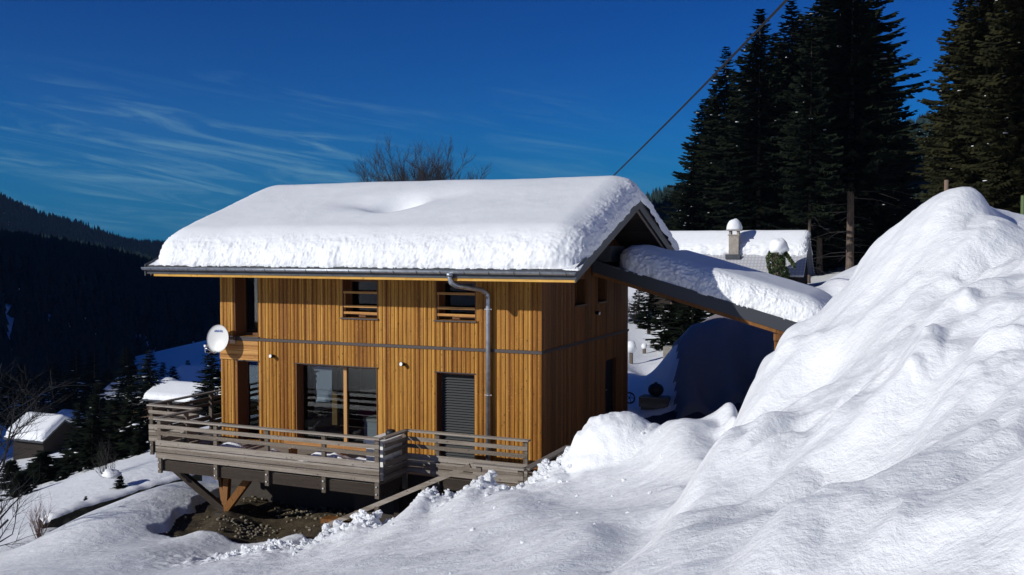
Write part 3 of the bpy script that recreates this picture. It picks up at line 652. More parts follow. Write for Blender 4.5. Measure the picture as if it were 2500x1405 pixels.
# roof snow: thick slab that follows a ridge, rounded rim, crusty sides
def snow_slab(name, x0, x1, y0, y1, zf, T, mat_, label, nx=420, ny=260, rim=.55, rough=.05, dip=None, hang=.04, parent=None, seed=0., tf=None, pw=2.6):
    def dist_samples(n, L):
        t_ = np.linspace(0, 1, n); k = 3.0; q = .5*(np.sinh(k*(2*t_-1))/np.sinh(k))+.5; q = 1-(1-q) ; e = .5*(1-np.cos(PI*t_))
        return (.35*t_+.65*e)*L
    def edge(n, L):
        m_ = max(8, int(T*1.6/.022)); ph = np.linspace(0, PI/2, m_); q = rim*(1-np.cos(ph)**(2/pw)); return np.concatenate([q, np.linspace(rim, L-rim, n)[1:-1], (L-q)[::-1]])
    xs = x0+edge(nx, x1-x0); ys = y0+edge(ny, y1-y0); X, Y = np.meshgrid(xs, ys)
    dx = np.minimum(X-x0, x1-X); dy = np.minimum(Y-y0, y1-Y)
    rr = rim
    ax = np.clip(1-dx/rr, 0, 1); ay = np.clip(1-dy/rr, 0, 1); a = np.minimum((ax**pw+ay**pw)**(1/pw), 1)
    k = (1-a**pw)**(1/pw)
    Tt = T*(1+.05*fbm(X*.25, Y*.4+seed, 3.0, 2))
    if tf is not None: Tt = Tt*tf(X, Y)
    if dip is not None: Tt = Tt-dip(X, Y)
    Z = zf(Y, X)+np.maximum(Tt*k, .0)+.004
    steep = sst(.25, .95, a)
    P = np.stack([X, Y, Z], -1)
    n = np.zeros_like(P); sx = np.where(X-x0 < x1-X, -1, 1); sy = np.where(Y-y0 < y1-Y, -1, 1)
    n[..., 0] = sx*ax**1.5; n[..., 1] = sy*ay**1.5; n[..., 2] = .35+k; n /= np.linalg.norm(n, axis=-1)[..., None]
    d = rough*(.8*fbm(P[..., 0]*2.6+seed, P[..., 1]*2.6, P[..., 2]*3.4, 2)+1.0*np.abs(fbm(P[..., 0]*7, P[..., 1]*7+seed, P[..., 2]*9, 4, .62)))*steep+.006*fbm(X*1.3, Y*1.3, 2.0, 3)
    d = d+rough*1.3*fbm(P[..., 0]*1.9+seed, P[..., 1]*1.9, 4.0, 4)*(1-k)**1.5
    lowk = 1-k; bul = hang*np.sin(np.clip(k*PI, 0, PI))*steep
    P = P+n*(d+bul)[..., None]
    P[..., 2] = np.maximum(P[..., 2], zf(P[..., 1], P[..., 0])+.002*0+.003)
    V = P.reshape(-1, 3); ny_, nx_ = X.shape; ii = np.arange(ny_-1)[:, None]*nx_+np.arange(nx_-1)[None]
    top = np.stack([ii, ii+1, ii+nx_+1, ii+nx_], -1).reshape(-1, 4)
    B = V.copy(); B[:, 2] = (zf(V[:, 1], V[:, 0])+.002)
    ring = np.concatenate([np.arange(nx_), np.arange(1, ny_)*nx_+nx_-1, (ny_-1)*nx_+np.arange(nx_-2, -1, -1), np.arange(ny_-2, 0, -1)*nx_])
    nb = len(V); rb = nb+np.arange(len(ring)); V = np.vstack([V, B[ring]]); r2 = np.roll(ring, -1); rb2 = np.roll(rb, -1)
    Fq = np.vstack([top, np.stack([ring, rb, rb2, r2], -1)])
    o = link(name, V, Fq, mat_, parent, smooth=True); tag(o, label, 'snow'); return o
def ridge_soft(y, x): return ZR-SL*(np.sqrt((y-RIDGE_Y)**2+.0))+.0
def rs(y, x): return ZR-SL*np.abs(y-RIDGE_Y)
def dipf(X, Y):
    u = (X+4.45)/.55; v = (Y-1.25)/.55; w = (X+5.1)/.8; q = (Y-1.2)/.42
    crest = .035*np.sin(np.clip(X+8, 0, 6))
    return .46*np.exp(-(u*u+v*v)**1.25)+.16*np.exp(-(w*w+q*q))+.10*np.exp(-(((X+3.6)/.8)**2+((Y-1.8)/.5)**2))+SL*(np.sqrt((Y-RIDGE_Y)**2+.12)-np.abs(Y-RIDGE_Y))+crest*0
snow_slab('roof_snow', XL+.03, XR+.03, EAVE_Y+.015, BY-.02, rs, .72, M['snow_roof'], 'thick white snow slab with a hollow lying on the chalet roof', 520, 200, .78, .036, dipf, .02, pw=2.0)

# lean-to carport roof
lt = thing('carport', 'sloping lean-to carport roof with dark edges against the chalet gable', 'carport', (3, 5, .3))
LX0, LX1, LY0, LY1 = .06, 5.75, 3.30, 7.0; LS = .2855
lz = lambda x: 4.66-LS*x
MB().prism([(LX0, LY0+.03, lz(LX0)), (LX1, LY0+.03, lz(LX1)), (LX1, LY0+.03, lz(LX1)-.16), (LX0, LY0+.03, lz(LX0)-.16)], (0, LY1-LY0-.06, 0)).build('roof', M['slate'], lt)
MB().prism([(LX0, LY0-.005, lz(LX0)+.03), (LX1, LY0-.005, lz(LX1)+.03), (LX1, LY0-.005, lz(LX1)-.28), (LX0, LY0-.005, lz(LX0)-.28)], (0, .033, 0)).build('barge_board', M['barge'], lt)
MB().prism([(LX0, LY1-.028, lz(LX0)+.03), (LX1, LY1-.028, lz(LX1)+.03), (LX1, LY1-.028, lz(LX1)-.28), (LX0, LY1-.028, lz(LX0)-.28)], (0, .033, 0)).build('barge_board', M['barge'], lt)
MB().box(LX1+.002, LX1+.03, LY0, LY1, lz(LX1)-.24, lz(LX1)+.02).build('eave_board', M['barge'], lt)
for y in (LY0+.03, (LY0+LY1)/2, LY1-.13):
    MB().prism([(LX0, y, lz(LX0)-.285), (LX1-.15, y, lz(LX1-.15)-.285), (LX1-.15, y, lz(LX1-.15)-.375), (LX0, y, lz(LX0)-.375)], (0, .1, 0)).build('rafter', M['strut_wood'], lt)
for y in (3.42, 6.8): MB().box(4.56, 4.70, y, y+.14, .2, lz(4.6)-.39).build('post', M['strut_wood'], lt)
MB().box(4.55, 4.71, 3.36, 6.95, lz(4.6)-.56, lz(4.6)-.40).build('beam', M['strut_wood'], lt)
MB().box(.04, .5, LY0+.15, LY0+1.3, lz(.5)+.10, 5.02).build('flashing_box', M['slate'], lt)
snow_slab('lean_to_snow', .62, LX1+.08, LY0+.03, LY1-.04, lambda y, x: 4.663-LS*x, .72, M['snow_roof'], 'long snow slab lying on the sloping lean-to roof beside the gable', 260, 120, .62, .045, None, .03, seed=9., tf=lambda X, Y: 1-.55*sst(1.75, 1.3, X)*sst(4.8, 6.0, Y), pw=2.1)

# ------------------------------------------------------------------ deck
deck = thing('wooden_deck', 'weathered grey timber deck with slatted railings round the chalet', 'deck', (-5.5, -1.3, -.06))
def floor_boards(x0, x1, y0, y1):
    mb = MB(); y = y0
    while y < y1-.02: mb.box(x0, x1, y, min(y+.138, y1), -.085, -.06); y += .145
    return mb
for q in ((-8.75, -2.72, -2.42, -.03), (-2.70, .18, -1.32, -.03), (-10.42, -9.05, -.95, 6.4), (.2, 1.15, -3.78, -1.34)): floor_boards(*q).build('floor_boards', M['grey_wood'], deck)
def rail_run(a, b, posts, closed=3, mat_b='grey_wood', top=.95, out=(0, -1), fl=0.0, low=.0, slats=(.76, .60), beam=True):
    a = Vector((a[0], a[1], 0)); b = Vector((b[0], b[1], 0)); o_ = Vector((out[0], out[1], 0)); d = (b-a).normalized()
    zf = Vector((0, 0, 1)); T_ = M[mat_b]
    MB().bar(a-d*.03+o_*.02+zf*(top-.02), b+d*.03+o_*.02+zf*(top-.02), .15, .038).build('top_rail', T_, deck, bevel=.004)
    for z in slats: MB().bar(a+o_*.045+zf*z, b+o_*.045+zf*z, .03, .085).build('slat', T_, deck)
    for k in range(closed):
        z = low+.07+k*.149; MB().bar(a+o_*.045+zf*z, b+o_*.045+zf*z, .03, .128).build('rail_board', T_, deck)
    for t_ in posts:
        p = a+d*t_; MB().box(p.x-.05-abs(o_.x)*0, p.x+.05, p.y-.035+o_.y*-.008, p.y+.035, -.36, top-.04).build('post', M['post_wood'], deck)
        if out == (0, -1):
            for z in (-.10, -.26): MB().tube([(p.x+.0, p.y-.030, z), (p.x+.0, p.y-.055, z)], .018, 8).build('bolt', M['bolt'], deck)
    if beam:
        q = -o_*.10; MB().bar(a+q+zf*-.20, b+q+zf*-.20, .10, .24).build('edge_beam', M['dark_wood'], deck)
rail_run((-8.82, -2.5), (-2.67, -2.5), (.08, 1.75, 3.20, 4.72, 6.07))
rail_run((-2.67, -2.42), (-2.67, -1.42), (.95,), mat_b='grey_wood_y', out=(1, 0))
rail_run((-2.64, -1.40), (.27, -1.40), (.75, 2.85), closed=3)
rail_run((-8.82, -2.42), (-8.82, -1.02), (.9,), mat_b='grey_wood_y', out=(-1, 0))
rail_run((-10.48, -1.0), (-8.86, -1.0), (.05,), closed=3)
rail_run((-10.48, -.9), (-10.48, 6.4), (.6, 2.2, 3.8, 5.4, 7.1), mat_b='grey_wood_y', out=(-1, 0), closed=2)
rail_run((.20, -3.86), (1.22, -3.86), (.1, .95), closed=2)
rail_run((1.24, -3.84), (1.24, -1.62), (2.1,), mat_b='grey_wood_y', out=(1, 0), closed=0, slats=(), beam=False)
MB().box(1.21, 1.27, -2.12, -1.60, .35, .93).build('end_panel', M['grey_wood_y'], deck)
MB().box(-9.0, -8.83, .5, .7, -.06, 1.15).build('post', M['strut_wood'], deck)
for y in (-2.0, -1.2, -.5): MB().box(-8.7, -2.8, y, y+.08, -.29, -.088).build('joist', M['dark_wood'], deck)
MB().box(-10.3, -9.1, 0, .1, -.3, -.09).build('joist', M['dark_wood'], deck)
BASE = Vector((-7.45, -1.75, -1.32))
for a, w in (((-8.85, -2.0, -.30), .17), ((-8.0, -1.3, -.30), .10), ((-7.52, -1.55, -.30), .15), ((-6.5, -1.9, -.30), .17)):
    MB().bar(BASE, a, w, .12, (0, 1, 0)).build('strut', M['strut_wood'] if a[0] > -8.5 else M['dark_wood'], deck)
MB().box(-7.62, -7.28, -1.92, -1.58, -1.75, -1.34).build('footing', M['foundation'], deck)
for x in (-3.1, -2.0, .1): MB().box(x, x+.14, -1.25, -1.1, -1.6, -.3).build('support_post', M['dark_wood'], deck)
MB().box(-4.3, -3.0, -1.0, -.3, -1.9, -.32).build('stone_pier', M['foundation'], deck)
for x in (-4.9, -4.1): MB().box(x, x+.5, -1.5, -1.2, -1.5, -1.28).build('timber_block', M['strut_wood'], deck)
# snow lying on the deck
xs = np.arange(-8.7, -2.8, .05); ys = np.arange(-2.40, -.9, .05); Xg, Yg = np.meshgrid(xs, ys)
e = np.minimum.reduce([Xg+8.7, -2.8-Xg, (Yg+2.44)*3, -.95-Yg]); Zg = -.055+sst(0, .45, e)*(.30+.22*fbm(Xg*.9, Yg*1.3, 2.0, 3)+.05*fbm(Xg*4, Yg*4, 3.0, 3))*sst(-1.1, -2.0, Yg)
ii = np.arange(len(ys)-1)[:, None]*len(xs)+np.arange(len(xs)-1)[None]
tag(link('deck_snow', np.stack([Xg, Yg, Zg], -1).reshape(-1, 3), np.stack([ii, ii+1, ii+len(xs)+1, ii+len(xs)], -1).reshape(-1, 4), M['snow_roof'], smooth=True), 'patch of snow lying behind the front railing of the deck', 'snow')
pl = thing('plank_bench', 'low orange plank bench on the deck in front of the sliding door', 'bench', (-4.6, -1.0, -.06))
MB().box(-6.2, -3.25, -1.12, -1.08, .26, .46).build('back_board', M['plank'], pl); MB().box(-6.2, -3.25, -1.08, -.75, .28, .32).build('seat', M['plank'], pl)
for x in (-6.1, -4.7, -3.4): MB().box(x, x+.06, -1.07, -.8, -.06, .28).build('leg', M['plank'], pl)
cb = thing('storage_cabinet', 'white cabinet with drawers and a snow white top at the deck corner', 'cabinet', (-3.0, -1.8, -.06))
MB().box(-3.20, -2.78, -2.22, -1.38, -.04, .76).build('body', M['white'], cb); MB().box(-3.24, -2.76, -2.26, -1.36, .762, .82).build('top', M['white'], cb)
for k in range(2):
    for j in range(2): MB().box(-2.779, -2.768, -2.20+j*.41, -1.81+j*.41, .02+k*.37, .37+k*.37).build('drawer', M['white'], cb)
tag(MB().tube([(-3.0, -1.52, .822), (-3.0, -1.52, .88), (-3.0, -1.52, .93), (-3.0, -1.52, .95)], [.11, .12, .09, .02], 14).build('dark_pot', M['black'], smooth=True), 'round black pot standing on the white cabinet on the deck', 'pot')
st = thing('garden_stair', 'grey wooden outdoor stair handrail descending beside the snow bank', 'stair', (-1.5, -3.86, -1))
A_, B_ = Vector((.14, -3.90, .90)), Vector((-3.14, -3.90, -.63))
MB().bar(A_, B_, .05, .09).build('handrail', M['grey_wood'], st)
for t_ in (.30, .62, .93):
    p = A_.lerp(B_, t_); MB().box(p.x-.045, p.x+.045, p.y-.03, p.y+.03, p.z-1.0, p.z-.04).build('post', M['post_wood'], st)
for k in range(8):
    x = -.05-k*.41; MB().box(x-.4, x, -3.80, -2.9, -.15-k*.19-.05, -.15-k*.19).build('tread', M['grey_wood'], st)

# ------------------------------------------------------------------ satellite dish
dc = onp(531, 827, 1, -.36); sat = thing('satellite_dish', 'round white satellite dish fixed at the left corner of the chalet', 'satellite dish', tuple(dc))
nrm = Vector((.10, -1, .16)).normalized(); ux = nrm.cross(Vector((0, 0, 1))).normalized()*-1; uy = ux.cross(nrm).normalized()*-1
if uy.z < 0: uy = -uy
vs = []; fs = []; n = 40; ringN = 7
for side in (0, 1):
    for i in range(ringN+1):
        for j in range(n):
            t_ = 2*PI*j/n; r_ = i/ringN; p = dc+ux*math.cos(t_)*.325*r_+uy*math.sin(t_)*.355*r_+nrm*(.055*(r_*r_-1)-side*.012); vs.append(p)
for side in (0, 1):
    b = side*(ringN+1)*n
    for i in range(ringN):
        for j in range(n):
            q = (b+i*n+j, b+i*n+(j+1) % n, b+(i+1)*n+(j+1) % n, b+(i+1)*n+j); fs.append(q if side else q[::-1])
b = ringN*n; b2 = b+(ringN+1)*n
for j in range(n): fs.append((b+j, b+(j+1) % n, b2+(j+1) % n, b2+j))
link('reflector', vs, fs, M['dish'], sat, True)
low = dc-uy*.33+nrm*.02; lnb = dc+nrm*.42-uy*.22-ux*.02
MB().tube([low, low+nrm*.05-uy*.06, lnb-uy*.06], .012).build('arm', M['bolt'], sat); MB().tube([lnb-nrm*.05, lnb+nrm*.07], .03, 12).build('receiver', M['white'], sat)
MB().tube([lnb-uy*.03+nrm*.05, lnb-uy*.16+nrm*.02, lnb-uy*.17-nrm*.12, low], .006, 6).build('lead', M['white'], sat)
MB().tube([dc-nrm*.07, (dc.x+.12, -.16, dc.z-.05), (dc.x+.20, -.01, dc.z-.05)], .022, 10).box(dc.x+.12, dc.x+.28, -.03, -.024, dc.z-.15, dc.z+.05).build('bracket', M['bolt'], sat)
tx = bpy.data.curves.new('maker_name', 'FONT'); tx.body = 'BISATEL'; tx.size = .075; tx.align_x = 'CENTER'; tx.extrude = .002; tx.offset = .002
to = bpy.data.objects.new('tmp', tx); col.objects.link(to); dg = bpy.context.evaluated_depsgraph_get(); me = bpy.data.meshes.new_from_object(to.evaluated_get(dg)); bpy.data.objects.remove(to)
lb = bpy.data.objects.new('lettering', me); me.materials.clear(); me.materials.append(M['blue']); col.objects.link(lb); lb.parent = sat
rot = Matrix((ux, uy, nrm)).transposed().to_4x4(); lb.matrix_local = Matrix.Translation(uy*.17+ux*0.0+nrm*(-.030))@rot
if ux.cross(uy).dot(nrm) < 0: print('lettering mirrored')

# ------------------------------------------------------------------ room contents
sf = thing('sofa', 'dark sofa seen through the sliding glass door', 'sofa', (-5.7, 2.2, -.03))
MB().box(-6.5, -4.9, 1.8, 2.6, .0, .42).build('seat', M['cloth_dark'], sf, bevel=.04); MB().box(-6.5, -4.9, 2.6, 2.8, .0, .85).build('backrest', M['cloth_dark'], sf, bevel=.04)
tag(MB().blob((-5.85, 2.0, .56), .26, .16, .13, 3, .25).build('magenta_cushion', M['magenta'], smooth=True), 'bright magenta cushion lying on the dark sofa behind the glass', 'cushion')
bx = thing('white_appliance', 'pale grey box shaped appliance inside behind the right door pane', 'appliance', (-4.7, .95, -.03))
MB().box(-5.05, -4.42, .62, 1.15, -.02, .62).build('body', M['white'], bx, bevel=.01); MB().box(-5.07, -4.40, .60, 1.17, .622, .70).build('lid', M['cream'], bx)
cm = thing('wood_stove_column', 'cream column with a white pipe standing in the dark room', 'column', (-5.6, 3.4, -.03))
MB().box(-5.95, -5.65, 3.3, 3.6, .8, 1.5).build('panel', M['cream'], cm); MB().tube([(-5.8, 3.4, 1.58), (-5.8, 3.4, 1.84)], .05).build('pipe', M['white'], cm); MB().box(-6.0, -5.6, 3.25, 3.65, -.02, .8).build('plinth', M['black'], cm)
tag(MB().box(-7.55, -7.38, 2.9, 3.06, -.03, 2.35).build('timber_column', M['oak']), 'pale timber column standing inside the living room', 'column')

# ------------------------------------------------------------------ trees
def spruce_mesh(h, rad, clear, seed, dens=1.0, droop=.35, pw=.85, fleck=.09):
    r = random.Random(seed); V = []; Fc = []; snow = MB(); dead = MB(); z = clear*h; nb = 0
    def quad(a, b, c, d): k = len(V); V.extend((a, b, c, d)); Fc.append((k, k+1, k+2, k+3))
    lean = (r.uniform(-.01, .01), r.uniform(-.01, .01))
    while z < h*.995:
        t_ = (z-clear*h)/(h*(1-clear)); L0 = rad*(1-t_)**pw*(min(1, .45+2.2*t_))
        n = max(4, int((7+r.random()*3)*dens*(1-.35*t_)))
        for k in range(n):
            az = r.uniform(0, 2*PI); L = L0*r.uniform(.55, 1.12)+.12; el0 = math.radians(18*t_-4+r.uniform(-8, 8)); ca, sa = math.cos(az), math.sin(az)
            ns = max(3, int(L/.30)); px_ = Vector((lean[0]*z, lean[1]*z, z)); pz = 0
            sidev = Vector((-sa, ca, 0)); fwd = Vector((ca, sa, 0))
            pts = []
            for i in range(ns+1):
                s = i/ns; q = px_+fwd*(L*s)+Vector((0, 0, math.tan(el0)*L*s-droop*L*(s-.62*s*s*s)*.8)); pts.append(q)
            for i in range(1, ns+1):
                s = i/ns; p = pts[i]; w = (.16+.46*min(1, L/2.5))*(1.12-s)*r.uniform(.7, 1.25)+.07; hang = r.uniform(.08, .30)*min(1, L/2)
                pp = pts[i-1]
                for sg in (-1, 1):
                    tip = p+sidev*sg*w+fwd*w*.55+Vector((0, 0, -hang*r.uniform(.5, 1.2)))
                    quad(pp, p, tip+fwd*.05, tip-fwd*r.uniform(.10, .22)+Vector((0, 0, -.03)))
                if r.random() < .75: quad(pp, p, p+Vector((sidev.x*r.uniform(-.1, .1), sidev.y*r.uniform(-.1, .1), -hang*1.4)), pp+Vector((0, 0, -hang*r.uniform(.6, 1.5))))
            quad(pts[-1]-sidev*.06, pts[-1]+sidev*.06, pts[-1]+fwd*.22+sidev*.02+Vector((0, 0, -.03)), pts[-1]+fwd*.22-sidev*.02)
            if r.random() < fleck and L > .6:
                c = pts[int(ns*r.uniform(.4, .95))]+Vector((0, 0, .03)); s_ = r.uniform(.06, .17); snow.blob(c, s_*1.6, s_*1.3, s_*.35, nb, .5, 7, 4)
            nb += 1
        z += h*.0135/dens*r.uniform(.7, 1.3)*(1.15-.5*t_)+.03
    zz = h*.06
    while zz < clear*h*1.25:
        for k in range(2):
            az = r.uniform(0, 2*PI); L = rad*r.uniform(.25, .7); a = Vector((0, 0, zz)); d = Vector((math.cos(az), math.sin(az), 0))
            dead.tube([a, a+d*L*.5+Vector((0, 0, -.05*L)), a+d*L+Vector((0, 0, -.28*L))], [.03, .02, .006], 4, False)
            b = a+d*L*.6+Vector((0, 0, -.1*L)); dead.tube([b, b+Vector((-d.y, d.x, -.3))*L*.3], [.012, .004], 3, False)
        zz += h*.017*r.uniform(.6, 1.4)
    tr = MB().tube([(0, 0, -.6), (0, 0, h*.05), (lean[0]*h*.5, lean[1]*h*.5, h*.5), (lean[0]*h, lean[1]*h, h)], [h*.014+.05, h*.0115+.04, h*.007+.02, .01], 9)
    def mm(name, v, f, m_, sm=False):
        me = bpy.data.meshes.new(name); me.from_pydata([tuple(q) for q in v], [], f); me.update(); me.materials.append(m_)
        if sm: me.polygons.foreach_set('use_smooth', np.ones(len(me.polygons), dtype=bool))
        return me
    return dict(crown=mm('crown', V, Fc, M['needles']), trunk=mm('trunk', tr.v, tr.f, M['bark'], True), snow=mm('snow_patches', snow.v, snow.f, M['snow_roof'], True) if snow.v else None,
                dead=mm('dead_branches', dead.v, dead.f, M['twig']) if dead.v else None, h=h)
def place_tree(P, loc, H, rz, label, name='spruce_tree', cat='tree', group=None, warm=False, parts=('crown', 'trunk', 'snow', 'dead'), wide=1.0):
    s = H/P['h']; o = thing(name, label, cat, loc, rz, group); o.scale = (s*wide, s*wide, s)
    for k in parts:
        me = P[k]
        if me is None: continue
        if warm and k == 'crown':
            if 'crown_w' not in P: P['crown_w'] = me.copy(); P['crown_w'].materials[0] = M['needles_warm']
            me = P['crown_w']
        c = bpy.data.objects.new({'snow': 'snow_patches', 'dead': 'dead_branches'}.get(k, k), me); col.objects.link(c); c.parent = o
        if k in ('snow', 'dead'): c['kind'] = 'stuff'
        if k == 'trunk' and P['h'] > 20: c.scale = (.62, .62, 1)
    return o
SP = [spruce_mesh(26, 5.6, .14, 11, 1.15, .45, .8, .04), spruce_mesh(26, 5.2, .27, 12, 1.15, .45, .8, .04), spruce_mesh(24, 6.2, .04, 13, 1.2, .45, .85, .10), spruce_mesh(8, 1.9, .02, 14, .75, .2, 1.0), spruce_mesh(5, 1.6, .0, 15, .6, .15, 1.0)]
def tree_at(px, D, ytop, P, label, ybase=None, **kw):
    R = (px-1250)/F*D; z0 = float(height(np.array([R]), np.array([D]))[0]) if ybase is None else RDz(px, ybase, D)[2]
    zt = RDz(px, ytop, D)[2]; return place_tree(P, W(R, D, z0-.1), zt-z0+.1, random.uniform(0, 6.28), label, **kw)
grp = 'tall dark spruces behind the cottage'
for px, D, yt, k, lab, w in ((1850, 80, 20, 0, 'tall dark spruce with a narrow pointed top left of the tall group', 1.25), (1925, 86, -5, 2, 'dark spruce second from the left among the tallest tops', 1.15), (2000, 82, -70, 0, 'very tall spruce near the middle of the dark group', 1.25),
                          (1975, 70, 60, 1, 'spruce with a bare reddish trunk right behind the cottage', .8), (2075, 74, -150, 1, 'tallest spruce with a long bare trunk right of the cottage', 1.45), (1768, 84, 112, 0, 'slim spruce at the left side of the tall group', 1.1),
                          (2125, 82, 20, 2, 'wide spruce at the right side of the tall group', 1.15), (1712, 88, 240, 2, 'low broad spruce at the left edge of the tall group', 1.25), (2160, 90, 230, 2, 'shorter spruce on the right flank of the tall group', 1.1), (1665, 95, 425, 3, 'small spruce just right of the chalet roof end', 1.6), (1740, 90, 215, 2, 'slender spruce stepping up the left flank of the tall group', .9), (1690, 84, 385, 2, 'low wide spruce filling the left foot of the tall group', 1.3), (2010, 96, 60, 2, 'broad spruce filling the back of the tall group', 1.2), (2200, 95, 420, 2, 'small spruce at the right foot of the tall group', 1.5), (1888, 91, 75, 2, 'dense back row spruce between the left and middle tops', 1.2), (1962, 97, 40, 2, 'dense back row spruce behind the bare reddish trunk', 1.2), (2045, 92, -20, 2, 'dense back row spruce behind the tallest one', 1.2), (1815, 90, 150, 2, 'dense spruce behind the chimney of the cottage', 1.2), (1800, 92, 210, 2, 'filled out spruce behind the cottage chimney', 1.0), (1900, 94, 150, 0, 'spruce in the back row behind the cottage ridge', 1.0)):
    tree_at(px, D, yt, SP[k], lab, group=grp, wide=w)
grp = 'sunlit spruces at the right edge'
for px, D, yt, k, lab, w in ((2400, 52, -150, 2, 'big sunlit spruce with snow flecks rising above the ploughed bank', 1.0), (2490, 46, -260, 2, 'huge sunlit spruce cut by the right edge of the view', 1.0), (2345, 62, -60, 0, 'slimmer spruce at the left of the sunlit right hand group', 1.1), (2560, 55, -200, 0, 'rearmost spruce of the right hand group beyond the view edge', 1.0), (2440, 66, -160, 2, 'broad spruce behind the sunlit right hand pair', 1.1)):
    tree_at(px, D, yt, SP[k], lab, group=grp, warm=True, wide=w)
grp = 'dark conifers in front of the valley'
rows = [(183, 90, 852, 1020, 3, 'dark conifer left of the valley tree row', 1.6), (224, 88, 860, 1020, 3, 'second dark conifer from the left in the valley row', 1.6), (262, 92, 900, 1010, 4, 'short conifer between the taller valley trees', 1.4),
        (308, 86, 850, 990, 3, 'bushy conifer above the big snow roof left of centre', 1.9), (362, 84, 856, 985, 3, 'bushy conifer right of its twin above the big snow roof', 1.9), (420, 95, 895, 980, 4, 'small conifer behind the snow roof near the deck', 1.4),
        (516, 50, 838, 1010, 3, 'dark conifer tucked against the left corner of the chalet', 1.6), (318, 40, 940, 1120, 4, 'dark garden conifer in front of the big snow roof', 1.2), (268, 41, 975, 1165, 4, 'dense dark conifer left of the garden conifer', 1.4),
        (215, 40, 1010, 1195, 4, 'low dark conifer at the end of the snowy field', 1.3), (165, 42, 1075, 1205, 4, 'lowest dark conifer below the left cottage', 1.6), (368, 42, 1010, 1125, 4, 'small conifer just left of the deck corner', 1.3), (235, 46, 935, 1130, 3, 'slender conifer rising over the left snow roofs', 1.6), (330, 38, 1050, 1165, 4, 'round dark conifer at the edge of the snowy field', 1.6),
        (292, 44, 1000, 1150, 4, 'dark fir filling the middle of the garden thicket', 1.5), (190, 45, 985, 1160, 3, 'fir rising beside the far left cottage gable', 1.8), (130, 44, 1120, 1215, 4, 'squat fir in front of the far left cottage wall', 2.0), (70, 42, 1130, 1225, 4, 'squat snowy fir under the far left cottage eave', 2.2), (20, 43, 1125, 1230, 4, 'squat fir at the left edge under the cottage', 2.2), (250, 39, 1080, 1190, 4, 'dark fir bush at the lower edge of the thicket', 1.8), (345, 45, 985, 1110, 4, 'fir between the thicket and the deck corner', 1.3), (100, 40, 1100, 1240, 4, 'round fir bush below the far left cottage roof corner', 2.0), (45, 36, 1150, 1270, 4, 'wide fir bush at the left edge above the bare shrub', 2.0), (140, 38, 1150, 1235, 4, 'small fir bush at the head of the stone wall', 1.8), (400, 46, 985, 1090, 4, 'little fir peeping over the deck railing', 1.2),
        (10, 100, 905, 1035, 3, 'far dark conifer at the left edge behind the cottage', 1.9), (48, 104, 890, 1030, 3, 'second far dark conifer from the left edge', 1.9), (85, 98, 910, 1030, 3, 'far dark conifer right above the left cottage ridge', 1.8), (122, 106, 885, 1020, 3, 'far dark conifer between the left cottage and the valley row', 1.8), (150, 100, 905, 1020, 3, 'far dark conifer touching the left end of the valley row', 1.8),
        (455, 120, 880, 960, 3, 'faint conifer in the valley left of the chalet corner', 1.6), (395, 110, 885, 975, 3, 'conifer in the valley above the shed roof', 1.6)]
for px, D, yt, yb, k, lab, w in rows: tree_at(px, D, yt, SP[k], lab, ybase=yb, group=grp, wide=w)
grp = 'small conifers in the snowy field'
tree_at(200, 29.2, 1212, SP[4], 'tiny young fir poking out of the snow by the stone wall', ybase=1252, name='young_fir', group=grp, wide=1.2)
tree_at(283, 31, 1160, SP[4], 'small bushy fir with a snow cap left of the deck', ybase=1218, name='young_fir', group=grp, wide=1.5)
tag(MB().blob(at(272, 1158, 31), .30, .25, .13, 4, .5).build('snow_cap', M['snow_roof'], smooth=True), 'snow cap resting on the small bushy fir', 'snow')
grp = 'evergreens seen under the carport roof'
for px, D, yt, yb, k, lab, w in ((1560, 66, 690, 790, 4, 'dark fir right of the chalet gable below the carport roof', 1.2), (1655, 50, 735, 880, 4, 'dark green fir at the edge of the shaded slope', 1.3), (1620, 58, 700, 830, 3, 'dark fir between the gable and the shaded slope', 1.4), (1700, 48, 700, 800, 4, 'low dark fir behind the top of the shaded slope', 1.8), (1770, 50, 690, 790, 4, 'dark fir peeping over the shaded slope', 1.6), (1585, 52, 672, 800, 3, 'tall dark fir right beside the gable wall edge', 1.7), (1640, 48, 672, 850, 3, 'tall dark fir below the middle of the carport rafter', 1.8), (1690, 46, 700, 830, 4, 'second low fir behind the shaded slope', 1.8)):
    tree_at(px, D, yt, SP[k], lab, ybase=yb, group=grp, wide=w)
tree_at(1632, 39, 850, SP[4], 'small green bush beside the stone block', ybase=895, name='shrub', cat='shrub', wide=.9)

